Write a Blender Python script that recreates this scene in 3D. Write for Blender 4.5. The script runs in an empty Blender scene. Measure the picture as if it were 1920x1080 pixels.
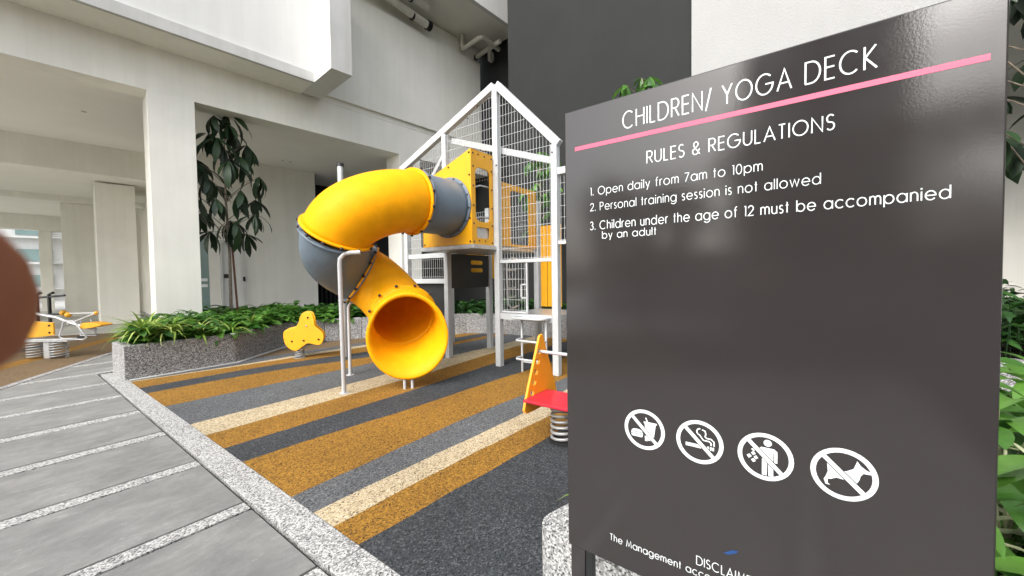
import bpy, bmesh, math, random
from mathutils import Vector, Matrix
random.seed(7)
R = math.radians
S = bpy.context.scene
COL = S.collection

# ------------------------------------------------------------------ camera
F_PX = 728.0
YAW, PITCH, ROLL = R(36.8), R(1.8), R(0.8)
fwd0 = Vector((math.cos(YAW), math.sin(YAW), 0)); up0 = Vector((0, 0, 1)); right0 = fwd0.cross(up0)
FWD = fwd0*math.cos(PITCH) - up0*math.sin(PITCH)
up1 = up0*math.cos(PITCH) + fwd0*math.sin(PITCH)
RIGHT = right0*math.cos(ROLL) - up1*math.sin(ROLL)
UP = up1*math.cos(ROLL) + right0*math.sin(ROLL)
cam_d = bpy.data.cameras.new('camera')
cam_d.sensor_width = 36; cam_d.lens = 36*F_PX/1920
cam_d.clip_start = 0.004; cam_d.clip_end = 500
cam_d.dof.use_dof = True; cam_d.dof.focus_distance = 2.2; cam_d.dof.aperture_fstop = 10.5
cam = bpy.data.objects.new('camera', cam_d); COL.objects.link(cam)
M = Matrix.Identity(4)
for i in range(3):
    M[i][0] = RIGHT[i]; M[i][1] = UP[i]; M[i][2] = -FWD[i]
M[2][3] = 1.5
cam.matrix_world = M
S.camera = cam

# ------------------------------------------------------------------ world, sun, exposure
W = bpy.data.worlds.new('World'); S.world = W; W.use_nodes = True
nt = W.node_tree; nt.nodes.clear()
sky = nt.nodes.new('ShaderNodeTexSky'); sky.sky_type = 'NISHITA'; sky.sun_disc = False
SUN_EL, SUN_AZ = R(42), R(186)            # azimuth measured from +X
sky.sun_elevation = SUN_EL; sky.sun_rotation = R(90) - SUN_AZ
sky.dust_density = 4; sky.air_density = 1.2; sky.ozone_density = 1
hsv = nt.nodes.new('ShaderNodeHueSaturation'); hsv.inputs['Saturation'].default_value = 0.36
bg = nt.nodes.new('ShaderNodeBackground'); bg.inputs['Strength'].default_value = 0.15
wo = nt.nodes.new('ShaderNodeOutputWorld')
nt.links.new(sky.outputs[0], hsv.inputs['Color']); nt.links.new(hsv.outputs[0], bg.inputs['Color'])
nt.links.new(bg.outputs[0], wo.inputs['Surface'])
sd = bpy.data.lights.new('sun', 'SUN'); sd.energy = 0.75; sd.angle = R(40); sd.color = (1, 0.985, 0.96)
sun = bpy.data.objects.new('sun', sd); COL.objects.link(sun)
sdir = Vector((math.cos(SUN_AZ)*math.cos(SUN_EL), math.sin(SUN_AZ)*math.cos(SUN_EL), math.sin(SUN_EL)))
sun.rotation_euler = sdir.to_track_quat('Z', 'Y').to_euler()
sun.location = sdir*40
S.view_settings.view_transform = 'Standard'; S.view_settings.look = 'None'
S.view_settings.exposure = 1.52; S.view_settings.gamma = 1
S.view_settings.use_curve_mapping = False
S.render.engine = 'CYCLES'
S.cycles.max_bounces = 10; S.cycles.diffuse_bounces = 8; S.cycles.transparent_max_bounces = 8

# ------------------------------------------------------------------ materials
def nodes(name):
    m = bpy.data.materials.new(name); m.use_nodes = True
    return m, m.node_tree, m.node_tree.nodes['Principled BSDF']

def pos_coord(t, scale=(1, 1, 1), rot=(0, 0, 0), obj=False):
    if obj:
        g = t.nodes.new('ShaderNodeTexCoord'); out = g.outputs['Object']
    else:
        g = t.nodes.new('ShaderNodeNewGeometry'); out = g.outputs['Position']
    mp = t.nodes.new('ShaderNodeMapping'); mp.inputs['Scale'].default_value = scale; mp.inputs['Rotation'].default_value = rot
    t.links.new(out, mp.inputs['Vector']); return mp.outputs[0]

def ramp(t, fac, stops, interp='LINEAR'):
    r = t.nodes.new('ShaderNodeValToRGB'); r.color_ramp.interpolation = interp
    while len(r.color_ramp.elements) < len(stops): r.color_ramp.elements.new(0.5)
    for e, (p, c) in zip(r.color_ramp.elements, stops):
        e.position = p; e.color = (c[0], c[1], c[2], 1)
    t.links.new(fac, r.inputs[0]); return r.outputs[0]

def noise(t, vec, scale, detail=4, rough=0.55, dist=0):
    n = t.nodes.new('ShaderNodeTexNoise'); n.inputs['Scale'].default_value = scale
    n.inputs['Detail'].default_value = detail; n.inputs['Roughness'].default_value = rough
    n.inputs['Distortion'].default_value = dist
    t.links.new(vec, n.inputs['Vector']); return n.outputs['Fac']

def mul(t, a, b, fac=1.0, mode='MULTIPLY'):
    x = t.nodes.new('ShaderNodeMix'); x.data_type = 'RGBA'; x.blend_type = mode; x.inputs[0].default_value = fac
    t.links.new(a, x.inputs[6]); t.links.new(b, x.inputs[7]); return x.outputs[2]

def bump(t, b, h, strength, dist=0.01):
    n = t.nodes.new('ShaderNodeBump'); n.inputs['Strength'].default_value = strength; n.inputs['Distance'].default_value = dist
    t.links.new(h, n.inputs['Height']); t.links.new(n.outputs[0], b.inputs['Normal'])

def scl(c, k): return tuple(min(1, x*k) for x in c)

def plain(name, col, rough=0.5, var=0.12, vs=3.0, bs=0.0, bscale=60, metal=0.0, spec=0.5, coat=0.0, obj=False):
    """paint or plastic: colour with soft wear variation and fine relief"""
    m, t, b = nodes(name); v = pos_coord(t, obj=obj)
    n = noise(t, v, vs, 6, 0.6)
    c = ramp(t, n, [(0.3, scl(col, 1-var)), (0.7, scl(col, 1+var))])
    t.links.new(c, b.inputs['Base Color'])
    rr = t.nodes.new('ShaderNodeMapRange'); rr.inputs['To Min'].default_value = max(0.03, rough-0.08); rr.inputs['To Max'].default_value = rough+0.1
    t.links.new(noise(t, v, vs*2.7, 4), rr.inputs['Value']); t.links.new(rr.outputs[0], b.inputs['Roughness'])
    b.inputs['Metallic'].default_value = metal; b.inputs['Specular IOR Level'].default_value = spec
    b.inputs['Coat Weight'].default_value = coat
    if bs > 0: bump(t, b, noise(t, v, bscale, 5, 0.6), bs, 0.01)
    return m

def granules(name, base, light, dark, scale, dark_amt=0.3, light_amt=0.25, bs=0.5, rough=0.85, wash=0.1):
    """bound granules: cells of three tones with relief"""
    m, t, b = nodes(name); v = pos_coord(t)
    wob = t.nodes.new('ShaderNodeTexNoise'); wob.inputs['Scale'].default_value = scale*0.8
    t.links.new(v, wob.inputs['Vector'])
    ad = t.nodes.new('ShaderNodeVectorMath'); ad.operation = 'MULTIPLY_ADD'
    t.links.new(wob.outputs['Color'], ad.inputs[0]); ad.inputs[1].default_value = (0.9/scale,)*3; t.links.new(v, ad.inputs[2])
    vo = t.nodes.new('ShaderNodeTexVoronoi'); vo.inputs['Scale'].default_value = scale; t.links.new(ad.outputs[0], vo.inputs['Vector'])
    sep = t.nodes.new('ShaderNodeSeparateColor'); t.links.new(vo.outputs['Color'], sep.inputs[0])
    c = ramp(t, sep.outputs[0], [(0, dark), (dark_amt, scl(base, 0.85)), (dark_amt+0.02, base), (1-light_amt, scl(base, 1.12)), (1-light_amt+0.03, light), (1, light)])
    w = ramp(t, noise(t, v, 1.3, 5, 0.6), [(0.3, (1-wash,)*3), (0.7, (1, 1, 1))])
    t.links.new(mul(t, c, w), b.inputs['Base Color'])
    b.inputs['Roughness'].default_value = rough
    b.inputs['Specular IOR Level'].default_value = 0.3
    bump(t, b, vo.outputs['Distance'], bs, 0.6/scale)
    return m

def render_wall(name, col, var=0.05, bs=0.15, bscale=90, streak=0.05, rough=0.8):
    """painted render: fine trowel relief, faint vertical rain streaks and blotches"""
    m, t, b = nodes(name); v = pos_coord(t)
    c = ramp(t, noise(t, v, 0.7, 7, 0.6), [(0.3, scl(col, 1-var)), (0.7, scl(col, 1+var*0.4))])
    vs = pos_coord(t, (3.0, 3.0, 0.16))
    st = ramp(t, noise(t, vs, 1.6, 6, 0.65), [(0.35, (1-streak, 1-streak, 1-streak*1.2)), (0.62, (1, 1, 1))])
    t.links.new(mul(t, c, st), b.inputs['Base Color']); b.inputs['Roughness'].default_value = rough
    b.inputs['Specular IOR Level'].default_value = 0.25
    bump(t, b, noise(t, v, bscale, 6, 0.7), bs, 0.01)
    return m

def leafmat(name, c1, c2, rough=0.38, trans=0.25):
    m, t, b = nodes(name)
    g = t.nodes.new('ShaderNodeNewGeometry'); oi = t.nodes.new('ShaderNodeObjectInfo')
    a = t.nodes.new('ShaderNodeMath'); a.operation = 'ADD'
    t.links.new(g.outputs['Random Per Island'], a.inputs[0]); t.links.new(oi.outputs['Random'], a.inputs[1])
    fr = t.nodes.new('ShaderNodeMath'); fr.operation = 'FRACT'; t.links.new(a.outputs[0], fr.inputs[0])
    c = ramp(t, fr.outputs[0], [(0, c1), (0.6, tuple((x+y)/2 for x, y in zip(c1, c2))), (1, c2)])
    n = ramp(t, noise(t, pos_coord(t), 35, 4), [(0.3, (0.8, 0.8, 0.8)), (0.7, (1, 1, 1))])
    cc = mul(t, c, n)
    t.links.new(cc, b.inputs['Base Color']); b.inputs['Roughness'].default_value = rough
    tr = t.nodes.new('ShaderNodeBsdfTranslucent'); t.links.new(cc, tr.inputs['Color'])
    mx = t.nodes.new('ShaderNodeMixShader'); mx.inputs[0].default_value = trans
    out = t.nodes['Material Output']
    t.links.new(b.outputs[0], mx.inputs[1]); t.links.new(tr.outputs[0], mx.inputs[2]); t.links.new(mx.outputs[0], out.inputs['Surface'])
    return m

MT = {}
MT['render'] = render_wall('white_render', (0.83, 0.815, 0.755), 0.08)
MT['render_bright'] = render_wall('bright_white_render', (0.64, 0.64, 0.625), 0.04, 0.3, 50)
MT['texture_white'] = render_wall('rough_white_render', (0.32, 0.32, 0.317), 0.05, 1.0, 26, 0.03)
MT['curb_render'] = render_wall('weathered_edge_render', (0.52, 0.52, 0.51), 0.14, 0.3, 60, 0.1)
MT['ceiling'] = render_wall('soffit_paint', (0.80, 0.785, 0.72), 0.04, 0.08, 60, 0.0)
MT['dark_render'] = render_wall('charcoal_render', (0.018, 0.0195, 0.019), 0.14, 0.2, 60, 0.05)
MT['darker_render'] = render_wall('deep_charcoal_render', (0.018, 0.019, 0.019), 0.12, 0.15, 60, 0.08)
MT['granite'] = granules('exposed_aggregate', (0.25, 0.245, 0.245), (0.5, 0.5, 0.49), (0.03, 0.028, 0.032), 95, 0.32, 0.28, 0.5, 0.75)
MT['pale_granite'] = granules('pale_granite', (0.28, 0.28, 0.275), (0.52, 0.52, 0.505), (0.04, 0.04, 0.04), 120, 0.25, 0.4, 0.45, 0.7)
MT['near_granite'] = granules('coarse_pale_granite', (0.30, 0.30, 0.295), (0.56, 0.56, 0.545), (0.035, 0.035, 0.035), 135, 0.3, 0.34, 0.35, 0.7)
MT['orange_rub'] = granules('orange_rubber_granules', (0.25, 0.122, 0.016), (0.40, 0.21, 0.03), (0.035, 0.02, 0.008), 115, 0.26, 0.2, 0.6, 0.85, 0.26)
MT['cream_rub'] = granules('cream_rubber_granules', (0.42, 0.34, 0.21), (0.58, 0.49, 0.34), (0.07, 0.05, 0.03), 115, 0.24, 0.3, 0.6, 0.85, 0.2)
MT['mid_rub'] = granules('grey_rubber_granules', (0.10, 0.105, 0.11), (0.18, 0.185, 0.19), (0.025, 0.027, 0.03), 115, 0.3, 0.2, 0.6, 0.85, 0.25)
MT['dark_rub'] = granules('charcoal_rubber_granules', (0.042, 0.047, 0.052), (0.10, 0.105, 0.11), (0.01, 0.012, 0.014), 115, 0.3, 0.16, 0.6, 0.85, 0.3)
MT['brown_rub'] = granules('brown_rubber_granules', (0.16, 0.105, 0.055), (0.24, 0.17, 0.09), (0.04, 0.03, 0.02), 120, 0.3, 0.2, 0.5, 0.85, 0.2)
MT['yellow'] = plain('yellow_plastic', (0.84, 0.36, 0.003), 0.5, 0.09, 5, 0.12, 260, spec=0.14)
MT['yellow_sheet'] = plain('yellow_sheet', (0.72, 0.35, 0.006), 0.42, 0.06, 4, 0.05, 200)
MT['shaded_yellow_sheet'] = plain('shaded_yellow_sheet', (0.66, 0.32, 0.01), 0.38, 0.05, 4, 0.05, 200)  # same yellow sheet, with the shade of its unlit sides mixed into the colour
MT['slide_grey'] = plain('slate_plastic', (0.115, 0.152, 0.19), 0.42, 0.1, 5, 0.12, 260)
MT['panel_dark'] = plain('charcoal_sheet', (0.016, 0.017, 0.018), 0.45, 0.1, 4)
MT['white_paint'] = plain('white_powder_coat', (0.43, 0.45, 0.46), 0.4, 0.07, 6, 0.05, 120)
MT['pole_white'] = plain('pale_pole_paint', (0.45, 0.455, 0.46), 0.35, 0.08, 6)
MT['galv'] = plain('galvanised_steel', (0.5, 0.51, 0.52), 0.35, 0.15, 9, metal=0.6)
MT['coil'] = plain('spring_steel_paint', (0.34, 0.34, 0.335), 0.32, 0.12, 14, metal=0.25)
MT['bolt'] = plain('dark_bolt', (0.018, 0.008, 0.012), 0.35, 0.2, 30)
MT['orange_sheet'] = plain('orange_sheet', (0.85, 0.33, 0.008), 0.35, 0.04, 5)
MT['red'] = plain('red_sheet', (0.5, 0.014, 0.035), 0.35, 0.05, 6)
MT['sign'] = plain('dark_sign_enamel', (0.032, 0.0285, 0.028), 0.07, 0.05, 4, 0.012, 240, spec=0.62)
MT['sign_ink'] = plain('white_vinyl', (0.78, 0.82, 0.82), 0.3, 0.02, 20)
MT['pink'] = plain('pink_vinyl', (0.68, 0.115, 0.20), 0.45, 0.03, 20)
MT['blue'] = plain('blue_scrap', (0.015, 0.06, 0.2), 0.4, 0.1, 40)
MT['pvc'] = plain('pvc_pipe', (0.55, 0.53, 0.47), 0.45, 0.12, 6)
MT['black'] = plain('black_rubber', (0.012, 0.012, 0.012), 0.5, 0.2, 20)
MT['soil'] = plain('soil', (0.035, 0.025, 0.018), 0.95, 0.3, 30, 0.8, 50)
MT['joint'] = plain('joint_grit', (0.03, 0.03, 0.028), 0.95, 0.3, 40, 0.5, 80)
MT['trunk'] = plain('tree_bark', (0.22, 0.18, 0.14), 0.9, 0.35, 14, 0.7, 60)
MT['stake'] = plain('stake_timber', (0.13, 0.055, 0.03), 0.8, 0.3, 16, 0.5, 60)
MT['skin'] = plain('skin', (0.34, 0.115, 0.055), 0.6, 0.12, 60, 0.1, 800, obj=True)
MT['skin'].node_tree.nodes['Principled BSDF'].inputs['Subsurface Weight'].default_value = 0.1
MT['skin'].node_tree.nodes['Principled BSDF'].inputs['Subsurface Radius'].default_value = (0.006, 0.002, 0.001)
MT['glass'] = plain('sea_green_glass', (0.22, 0.31, 0.30), 0.12, 0.06, 1, spec=0.6)
MT['door'] = plain('white_door_paint', (0.7, 0.7, 0.68), 0.45, 0.04, 2)
MT['leaf_dark'] = leafmat('dark_leaf', (0.008, 0.022, 0.008), (0.022, 0.055, 0.016), 0.5, 0.08)
MT['leaf_mid'] = leafmat('mid_leaf', (0.03, 0.11, 0.016), (0.13, 0.30, 0.045), 0.36, 0.35)
MT['leaf_deep'] = leafmat('deep_leaf', (0.01, 0.036, 0.01), (0.045, 0.13, 0.025), 0.36, 0.2)
MT['leaf_lime'] = leafmat('lime_leaf', (0.16, 0.30, 0.025), (0.50, 0.60, 0.16), 0.4, 0.3)
MT['leaf_pale'] = leafmat('pale_stem', (0.45, 0.48, 0.28), (0.6, 0.62, 0.4), 0.4, 0.3)

def slab_mat():
    m, t, b = nodes('sawn_stone_slab')
    v = pos_coord(t, (1.0, 1.5, 1)); n = noise(t, v, 2.2, 10, 0.68, 0.25)
    c = ramp(t, n, [(0.28, (0.165, 0.167, 0.165)), (0.5, (0.212, 0.213, 0.208)), (0.72, (0.265, 0.264, 0.256))])
    v2 = pos_coord(t, (1.2, 3.0, 1)); w = ramp(t, noise(t, v2, 5, 10, 0.74, 0.9), [(0.33, (0.90, 0.90, 0.905)), (0.40, (1, 1, 1)), (0.585, (1, 1, 1)), (0.63, (1.32, 1.32, 1.31))])
    mo_ = ramp(t, noise(t, pos_coord(t, (1, 1.5, 1)), 3.5, 9, 0.72, 0.8), [(0.36, (0.86, 0.865, 0.87)), (0.5, (1, 1, 1)), (0.66, (1.18, 1.17, 1.15))])
    c = mul(t, c, mo_)
    f = ramp(t, noise(t, pos_coord(t), 220, 3, 0.7), [(0.35, (0.86, 0.86, 0.86)), (0.6, (1.03, 1.03, 1.03))])
    st = ramp(t, noise(t, pos_coord(t), 0.9, 5, 0.6), [(0.35, (0.87, 0.86, 0.85)), (0.6, (1, 1, 1))])
    t.links.new(mul(t, mul(t, mul(t, c, w), f), st), b.inputs['Base Color'])
    b.inputs['Roughness'].default_value = 0.6; b.inputs['Specular IOR Level'].default_value = 0.35
    bump(t, b, n, 0.12, 0.01)
    return m
MT['slab'] = slab_mat()
MT['floor'] = render_wall('pale_screed', (0.42, 0.42, 0.40), 0.12, 0.1, 40, 0.0, 0.5)

# ------------------------------------------------------------------ mesh helpers
def tag(o, label=None, cat=None, group=None, kind=None):
    if label: o['label'] = label
    if cat: o['category'] = cat
    if group: o['group'] = group
    if kind: o['kind'] = kind
    return o

def empty(name, loc=(0, 0, 0), rz=0.0, **k):
    o = bpy.data.objects.new(name, None); COL.objects.link(o)
    o.location = loc; o.rotation_euler = (0, 0, rz); o.empty_display_size = 0.1
    return tag(o, **k)

class MB:
    """collects shapes into one mesh"""
    def __init__(s): s.v = []; s.f = []; s.sm = []
    def add(s, vs, fs, smooth=False):
        k = len(s.v); s.v += [tuple(v) for v in vs]; s.f += [tuple(i+k for i in f) for f in fs]; s.sm += [smooth]*len(fs); return s
    def box(s, x0, x1, y0, y1, z0, z1, fr=None):
        vs = [(x, y, z) for z in (z0, z1) for y in (y0, y1) for x in (x0, x1)]
        if fr: vs = [fr(*v) for v in vs]
        return s.add(vs, [(0, 2, 3, 1), (4, 5, 7, 6), (0, 1, 5, 4), (2, 6, 7, 3), (0, 4, 6, 2), (1, 3, 7, 5)])
    def prism(s, poly, z0, z1):
        """poly: counter-clockwise (x, y) points"""
        n = len(poly); ar = sum(poly[i][0]*poly[(i+1) % n][1]-poly[(i+1) % n][0]*poly[i][1] for i in range(n))
        if ar < 0: poly = poly[::-1]
        vs = [(p[0], p[1], z0) for p in poly]+[(p[0], p[1], z1) for p in poly]
        return s.add(vs, [tuple(range(n))[::-1], tuple(range(n, 2*n))]+[(i, (i+1) % n, n+(i+1) % n, n+i) for i in range(n)])
    def plate(s, pts, o, ax, ay, an, t):
        """outline pts (a, b) in the plane o + a*ax + b*ay, thickness t along an"""
        o, ax, ay, an = Vector(o), Vector(ax), Vector(ay), Vector(an); n = len(pts)
        ar = sum(pts[i][0]*pts[(i+1) % n][1]-pts[(i+1) % n][0]*pts[i][1] for i in range(n))
        if (ar > 0) != (ax.cross(ay).dot(an) > 0): pts = pts[::-1]
        a = [o+ax*p[0]+ay*p[1] for p in pts]; bb = [q+an*t for q in a]
        return s.add(a+bb, [tuple(range(n))[::-1], tuple(range(n, 2*n))]+[(i, (i+1) % n, n+(i+1) % n, n+i) for i in range(n)])
    def bar(s, a, b, w, d=None, up=(0, 0, 1)):
        a, b = Vector(a), Vector(b); d = d or w; t = (b-a).normalized(); u = Vector(up)
        if abs(t.dot(u)) > 0.98: u = Vector((1, 0, 0))
        x = t.cross(u).normalized()*w/2; y = x.cross(t).normalized()*d/2
        vs = [p+i*x+j*y for p in (a, b) for i, j in ((-1, -1), (1, -1), (1, 1), (-1, 1))]
        return s.add(vs, [(3, 2, 1, 0), (4, 5, 6, 7), (0, 1, 5, 4), (1, 2, 6, 5), (2, 3, 7, 6), (3, 0, 4, 7)])
    def tube(s, pts, r, n=10, caps=True, frame=None):
        """sweep of a circle; r a number or a list"""
        pts = [Vector(p) for p in pts]; rs = r if isinstance(r, (list, tuple)) else [r]*len(pts)
        T = []
        for i in range(len(pts)):
            a = pts[max(0, i-1)]; b = pts[min(len(pts)-1, i+1)]; T.append((b-a).normalized())
        u = Vector((0, 0, 1)) if abs(T[0].z) < 0.9 else Vector((1, 0, 0))
        x = T[0].cross(u).normalized(); vs = []; prev = T[0]
        for i, p in enumerate(pts):
            q = prev.rotation_difference(T[i]); x = (q @ x); x = (x-T[i]*x.dot(T[i])).normalized(); prev = T[i]
            y = T[i].cross(x)
            vs += [p+(x*math.cos(k*2*math.pi/n)+y*math.sin(k*2*math.pi/n))*rs[i] for k in range(n)]
        fs = []
        for i in range(len(pts)-1):
            for k in range(n):
                k2 = (k+1) % n; fs.append((i*n+k, i*n+k2, (i+1)*n+k2, (i+1)*n+k))
        s.add(vs, fs, True)
        if caps:
            s.add(vs[:n], [tuple(range(n))[::-1]]); s.add(vs[-n:], [tuple(range(n))])
        return s
    def ball(s, c, r, n=8, m=5, sz=1.0):
        c = Vector(c); vs = [c+Vector((0, 0, -r*sz))]
        for j in range(1, m):
            a = -math.pi/2+math.pi*j/m
            vs += [c+Vector((math.cos(a)*math.cos(2*math.pi*k/n), math.cos(a)*math.sin(2*math.pi*k/n), math.sin(a)*sz))*r for k in range(n)]
        vs.append(c+Vector((0, 0, r*sz))); fs = [(0, 1+(k+1) % n, 1+k) for k in range(n)]
        for j in range(m-2):
            for k in range(n): fs.append((1+j*n+k, 1+j*n+(k+1) % n, 1+(j+1)*n+(k+1) % n, 1+(j+1)*n+k))
        l = len(vs)-1; fs += [(l, 1+(m-2)*n+k, 1+(m-2)*n+(k+1) % n) for k in range(n)]
        return s.add(vs, fs, True)
    def build(s, name, mat, parent=None, bevel=0, seg=2, kind=None, label=None):
        me = bpy.data.meshes.new(name); me.from_pydata(s.v, [], s.f)
        me.polygons.foreach_set('use_smooth', s.sm); me.materials.append(MT[mat] if isinstance(mat, str) else mat); me.update()
        o = bpy.data.objects.new(name, me); COL.objects.link(o)
        if parent: o.parent = parent
        if bevel:
            m = o.modifiers.new('bevel', 'BEVEL'); m.width = bevel; m.segments = seg; m.limit_method = 'ANGLE'
        if kind: o['kind'] = kind
        if label: o['label'] = label
        return o

def copy_obj(o, parent, mw=None, loc=None):
    c = o.copy(); COL.objects.link(c); c.parent = parent
    if mw is not None: c.matrix_local = mw
    if loc is not None: c.location = loc
    return c

def clip(poly, n, d):
    """keep the part of a convex polygon where n.p <= d"""
    out = []
    for i in range(len(poly)):
        a, b = poly[i], poly[(i+1) % len(poly)]
        da = n[0]*a[0]+n[1]*a[1]-d; db = n[0]*b[0]+n[1]*b[1]-d
        if da <= 0: out.append(a)
        if (da < 0 < db) or (db < 0 < da):
            k = da/(da-db); out.append((a[0]+(b[0]-a[0])*k, a[1]+(b[1]-a[1])*k))
    return out

# building frame: u runs along the podium front, v goes into the building
BA = R(-5); BC = (2.12, 11.49); BU = (math.cos(BA), math.sin(BA)); BV = (-math.sin(BA), math.cos(BA))
def bl(u, v, z): return (BC[0]+BU[0]*u+BV[0]*v, BC[1]+BU[1]*u+BV[1]*v, z)

# ================================================================== GROUND
g = MB(); g.prism([(-150, -150), (150, -150), (150, 150), (-150, 150)], -0.6, -0.035)
tag(g.build('ground', MT['joint']), kind='structure')

# paved walk: wide stone slabs between narrow granite bands, clipped by the edge of the fitness area
Ln = (-math.sin(R(60.2)), math.cos(R(60.2))); Ld = Ln[0]*0.11+Ln[1]*9.15          # line of the far edge
walk = empty('paved_walk', kind='structure')
bands = [(-1.14, -1.0), (-0.12, 0.03), (0.87, 1.0), (1.87, 2.02), (2.88, 3.01), (3.90, 4.04), (4.95, 5.10), (6.01, 6.17), (7.08, 7.22), (8.14, 8.28), (9.2, 9.34), (10.26, 10.4), (11.3, 11.44)]
J = 0.010
xs_cols = [(-4.1, -2.02), (-2.0, 0.975)]
xs_far = [(-9.0, -4.12)]
for (x0, x1) in xs_cols+xs_far:
    for i in range(len(bands)-1):
        a0, a1 = bands[i]; n0 = bands[i+1][0]
        xx1 = x1 if (x1 < 0.9) else (0.975 if a0 < 9.0 else 2.7)
        for (y0, y1, nm, mt) in ((a0+J, a1-J, 'granite_band', 'pale_granite'), (a1+J, n0-J, 'paving_slab', 'slab')):
            p = clip([(x0+J, y0), (xx1-J, y0), (xx1-J, y1), (x0+J, y1)], Ln, Ld)
            if len(p) > 2:
                MB().prism(p, -0.04, random.uniform(-0.0015, 0.0015)).build(nm, mt, walk, bevel=0.003, seg=1)
# granite kerb along the playground
for i in range(9):
    y0 = -4.25+i*1.55
    y1 = min(y0+1.55, 9.05)
    if y0 > 9: break
    MB().box(0.99, 1.18, y0+0.003, y1-0.003, -0.04, 0.004).build('kerb_stone', 'pale_granite', walk, bevel=0.005)
# edging strip of the fitness area
d60 = (math.cos(R(60.2)), math.sin(R(60.2)))
def lp(t, off): return (0.11+d60[0]*t+Ln[0]*off, 9.15+d60[1]*t+Ln[1]*off)
MB().prism([lp(-9, 0.008), lp(4.4, 0.008), lp(4.4, 0.12), lp(-9, 0.12)], -0.03, 0.004).build('edging_strip', 'granite', walk)

# fitness-area rubber and inner floor
fit = empty('fitness_floor', kind='structure')
rows = [(0.125, 1.0, 'brown_rub'), (1.0, 1.35, 'orange_rub'), (1.35, 2.0, 'brown_rub'), (2.0, 2.3, 'dark_rub'), (2.3, 3.1, 'brown_rub'), (3.1, 3.3, 'cream_rub'), (3.3, 4.4, 'brown_rub')]
for a, b_, mt in rows:
    P = [lp(-9, a), lp(7, a), lp(7, b_), lp(-9, b_)]
    MB().add([(x, y, 0.0) for x, y in P], [(0, 1, 2, 3)]).build('rubber_stripe', mt, fit)
MB().add([(-30, 9.3, -.012), (14, 9.3, -.012), (14, 40, -.012), (-30, 40, -.012)], [(0, 1, 2, 3)]).build('concrete_floor', 'floor', fit)
P = [lp(-12, 4.4), lp(40, 4.4), lp(40, 30), lp(-12, 30)]
MB().add([(x, y, 0.002) for x, y in P], [(0, 1, 2, 3)]).build('concrete_floor', 'floor', fit)

# playground rubber: boundaries measured across the stripes, each a wavy line
XB = 9.6
def line(pts):
    pts = sorted(pts); ys0 = pts[0][1]; ys1 = pts[-1][1]
    xs = [1.182+i*0.12 for i in range(71)]; out = []
    for x in xs:
        if x <= pts[0][0]: y = ys0
        elif x >= pts[-1][0]: y = ys1
        else:
            for (xa, ya), (xb, yb) in zip(pts, pts[1:]):
                if xa <= x <= xb:
                    k = (x-xa)/(xb-xa); y = ya+(yb-ya)*k; break
        out.append((x, y))
    m = len(out); sm = []
    for i in range(m):
        q = [out[j][1] for j in range(max(0, i-6), min(m, i+7))]; sm.append((out[i][0], sum(q)/len(q)+.004*math.sin(out[i][0]*9+ys0*5)))
    return sm
stripes = [
 ('brown_rub', [(1.2, 8.95)], [(1.2, 8.6), (3.8, 8.25), (5.3, 8.16), (7.4, 7.5), (9, 7.3)]),
 ('mid_rub', None, [(1.2, 8.1), (2.57, 7.86), (3.5, 7.96), (5.05, 7.83), (9, 7.2)]),
 ('cream_rub', None, [(1.2, 8.05), (2.55, 7.80), (3.4, 7.77), (4.86, 7.60), (9, 6.9)]),
 ('orange_rub', None, [(1.19, 7.45), (1.71, 7.42), (2.41, 7.45), (3.24, 7.37), (4.51, 7.04), (9, 6.6)]),
 ('dark_rub', None, [(1.18, 7.02), (1.75, 6.98), (2.26, 7.02), (3.02, 6.89), (4.25, 6.52), (9, 6.25)]),
 ('orange_rub', None, [(1.2, 6.11), (1.62, 6.08), (2.07, 6.03), (2.67, 6.09), (3.42, 6.04), (6.2, 6.15), (9, 6.0)]),
 ('mid_rub', None, [(1.18, 5.1), (1.93, 5.1), (2.57, 5.13), (3.34, 5.13), (5.34, 5.35), (6.19, 5.26), (9, 5.3)]),
 ('cream_rub', None, [(1.18, 4.61), (2.01, 4.61), (2.49, 4.67), (3.02, 4.65), (4.39, 4.7), (5.82, 4.84), (9, 4.9)]),
 ('orange_rub', None, [(1.19, 4.15), (1.48, 4.08), (1.92, 4.12), (2.69, 4.12), (3.78, 4.16), (5.09, 4.24), (9, 4.3)]),
 ('dark_rub', None, [(1.19, 3.71), (1.94, 3.65), (2.49, 3.6), (3.2, 3.53), (3.93, 3.58), (4.85, 3.48), (9, 3.4)]),
 ('orange_rub', None, [(1.2, 2.81), (1.68, 2.8), (2.54, 2.85), (3.44, 2.85), (4.0, 2.79), (9, 2.6)]),
 ('mid_rub', None, [(1.19, 2.52), (1.65, 2.5), (2.42, 2.46), (3.74, 2.41), (4.45, 2.49), (9, 2.3)]),
 ('cream_rub', None, [(1.2, 2.28), (1.64, 2.25), (2.42, 2.23), (3.47, 2.15), (9, 2.0)]),
 ('orange_rub', None, [(1.2, 2.03), (1.58, 1.98), (2.28, 1.9), (3.03, 1.88), (9, 1.7)]),
 ('dark_rub', None, [(1.2, -4.2), (9, -4.2)])]
play = empty('playground_surface', kind='structure')
prev = line(stripes[0][1])
for mt, _, pts in stripes:
    cur = line(pts); n = len(cur)
    vs = [(x, y, 0.0) for x, y in prev]+[(x, y, 0.0) for x, y in cur]
    MB().add(vs, [(n+i, n+i+1, i+1, i) for i in range(n-1)]).build('rubber_stripe', mt, play)
    prev = cur

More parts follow.
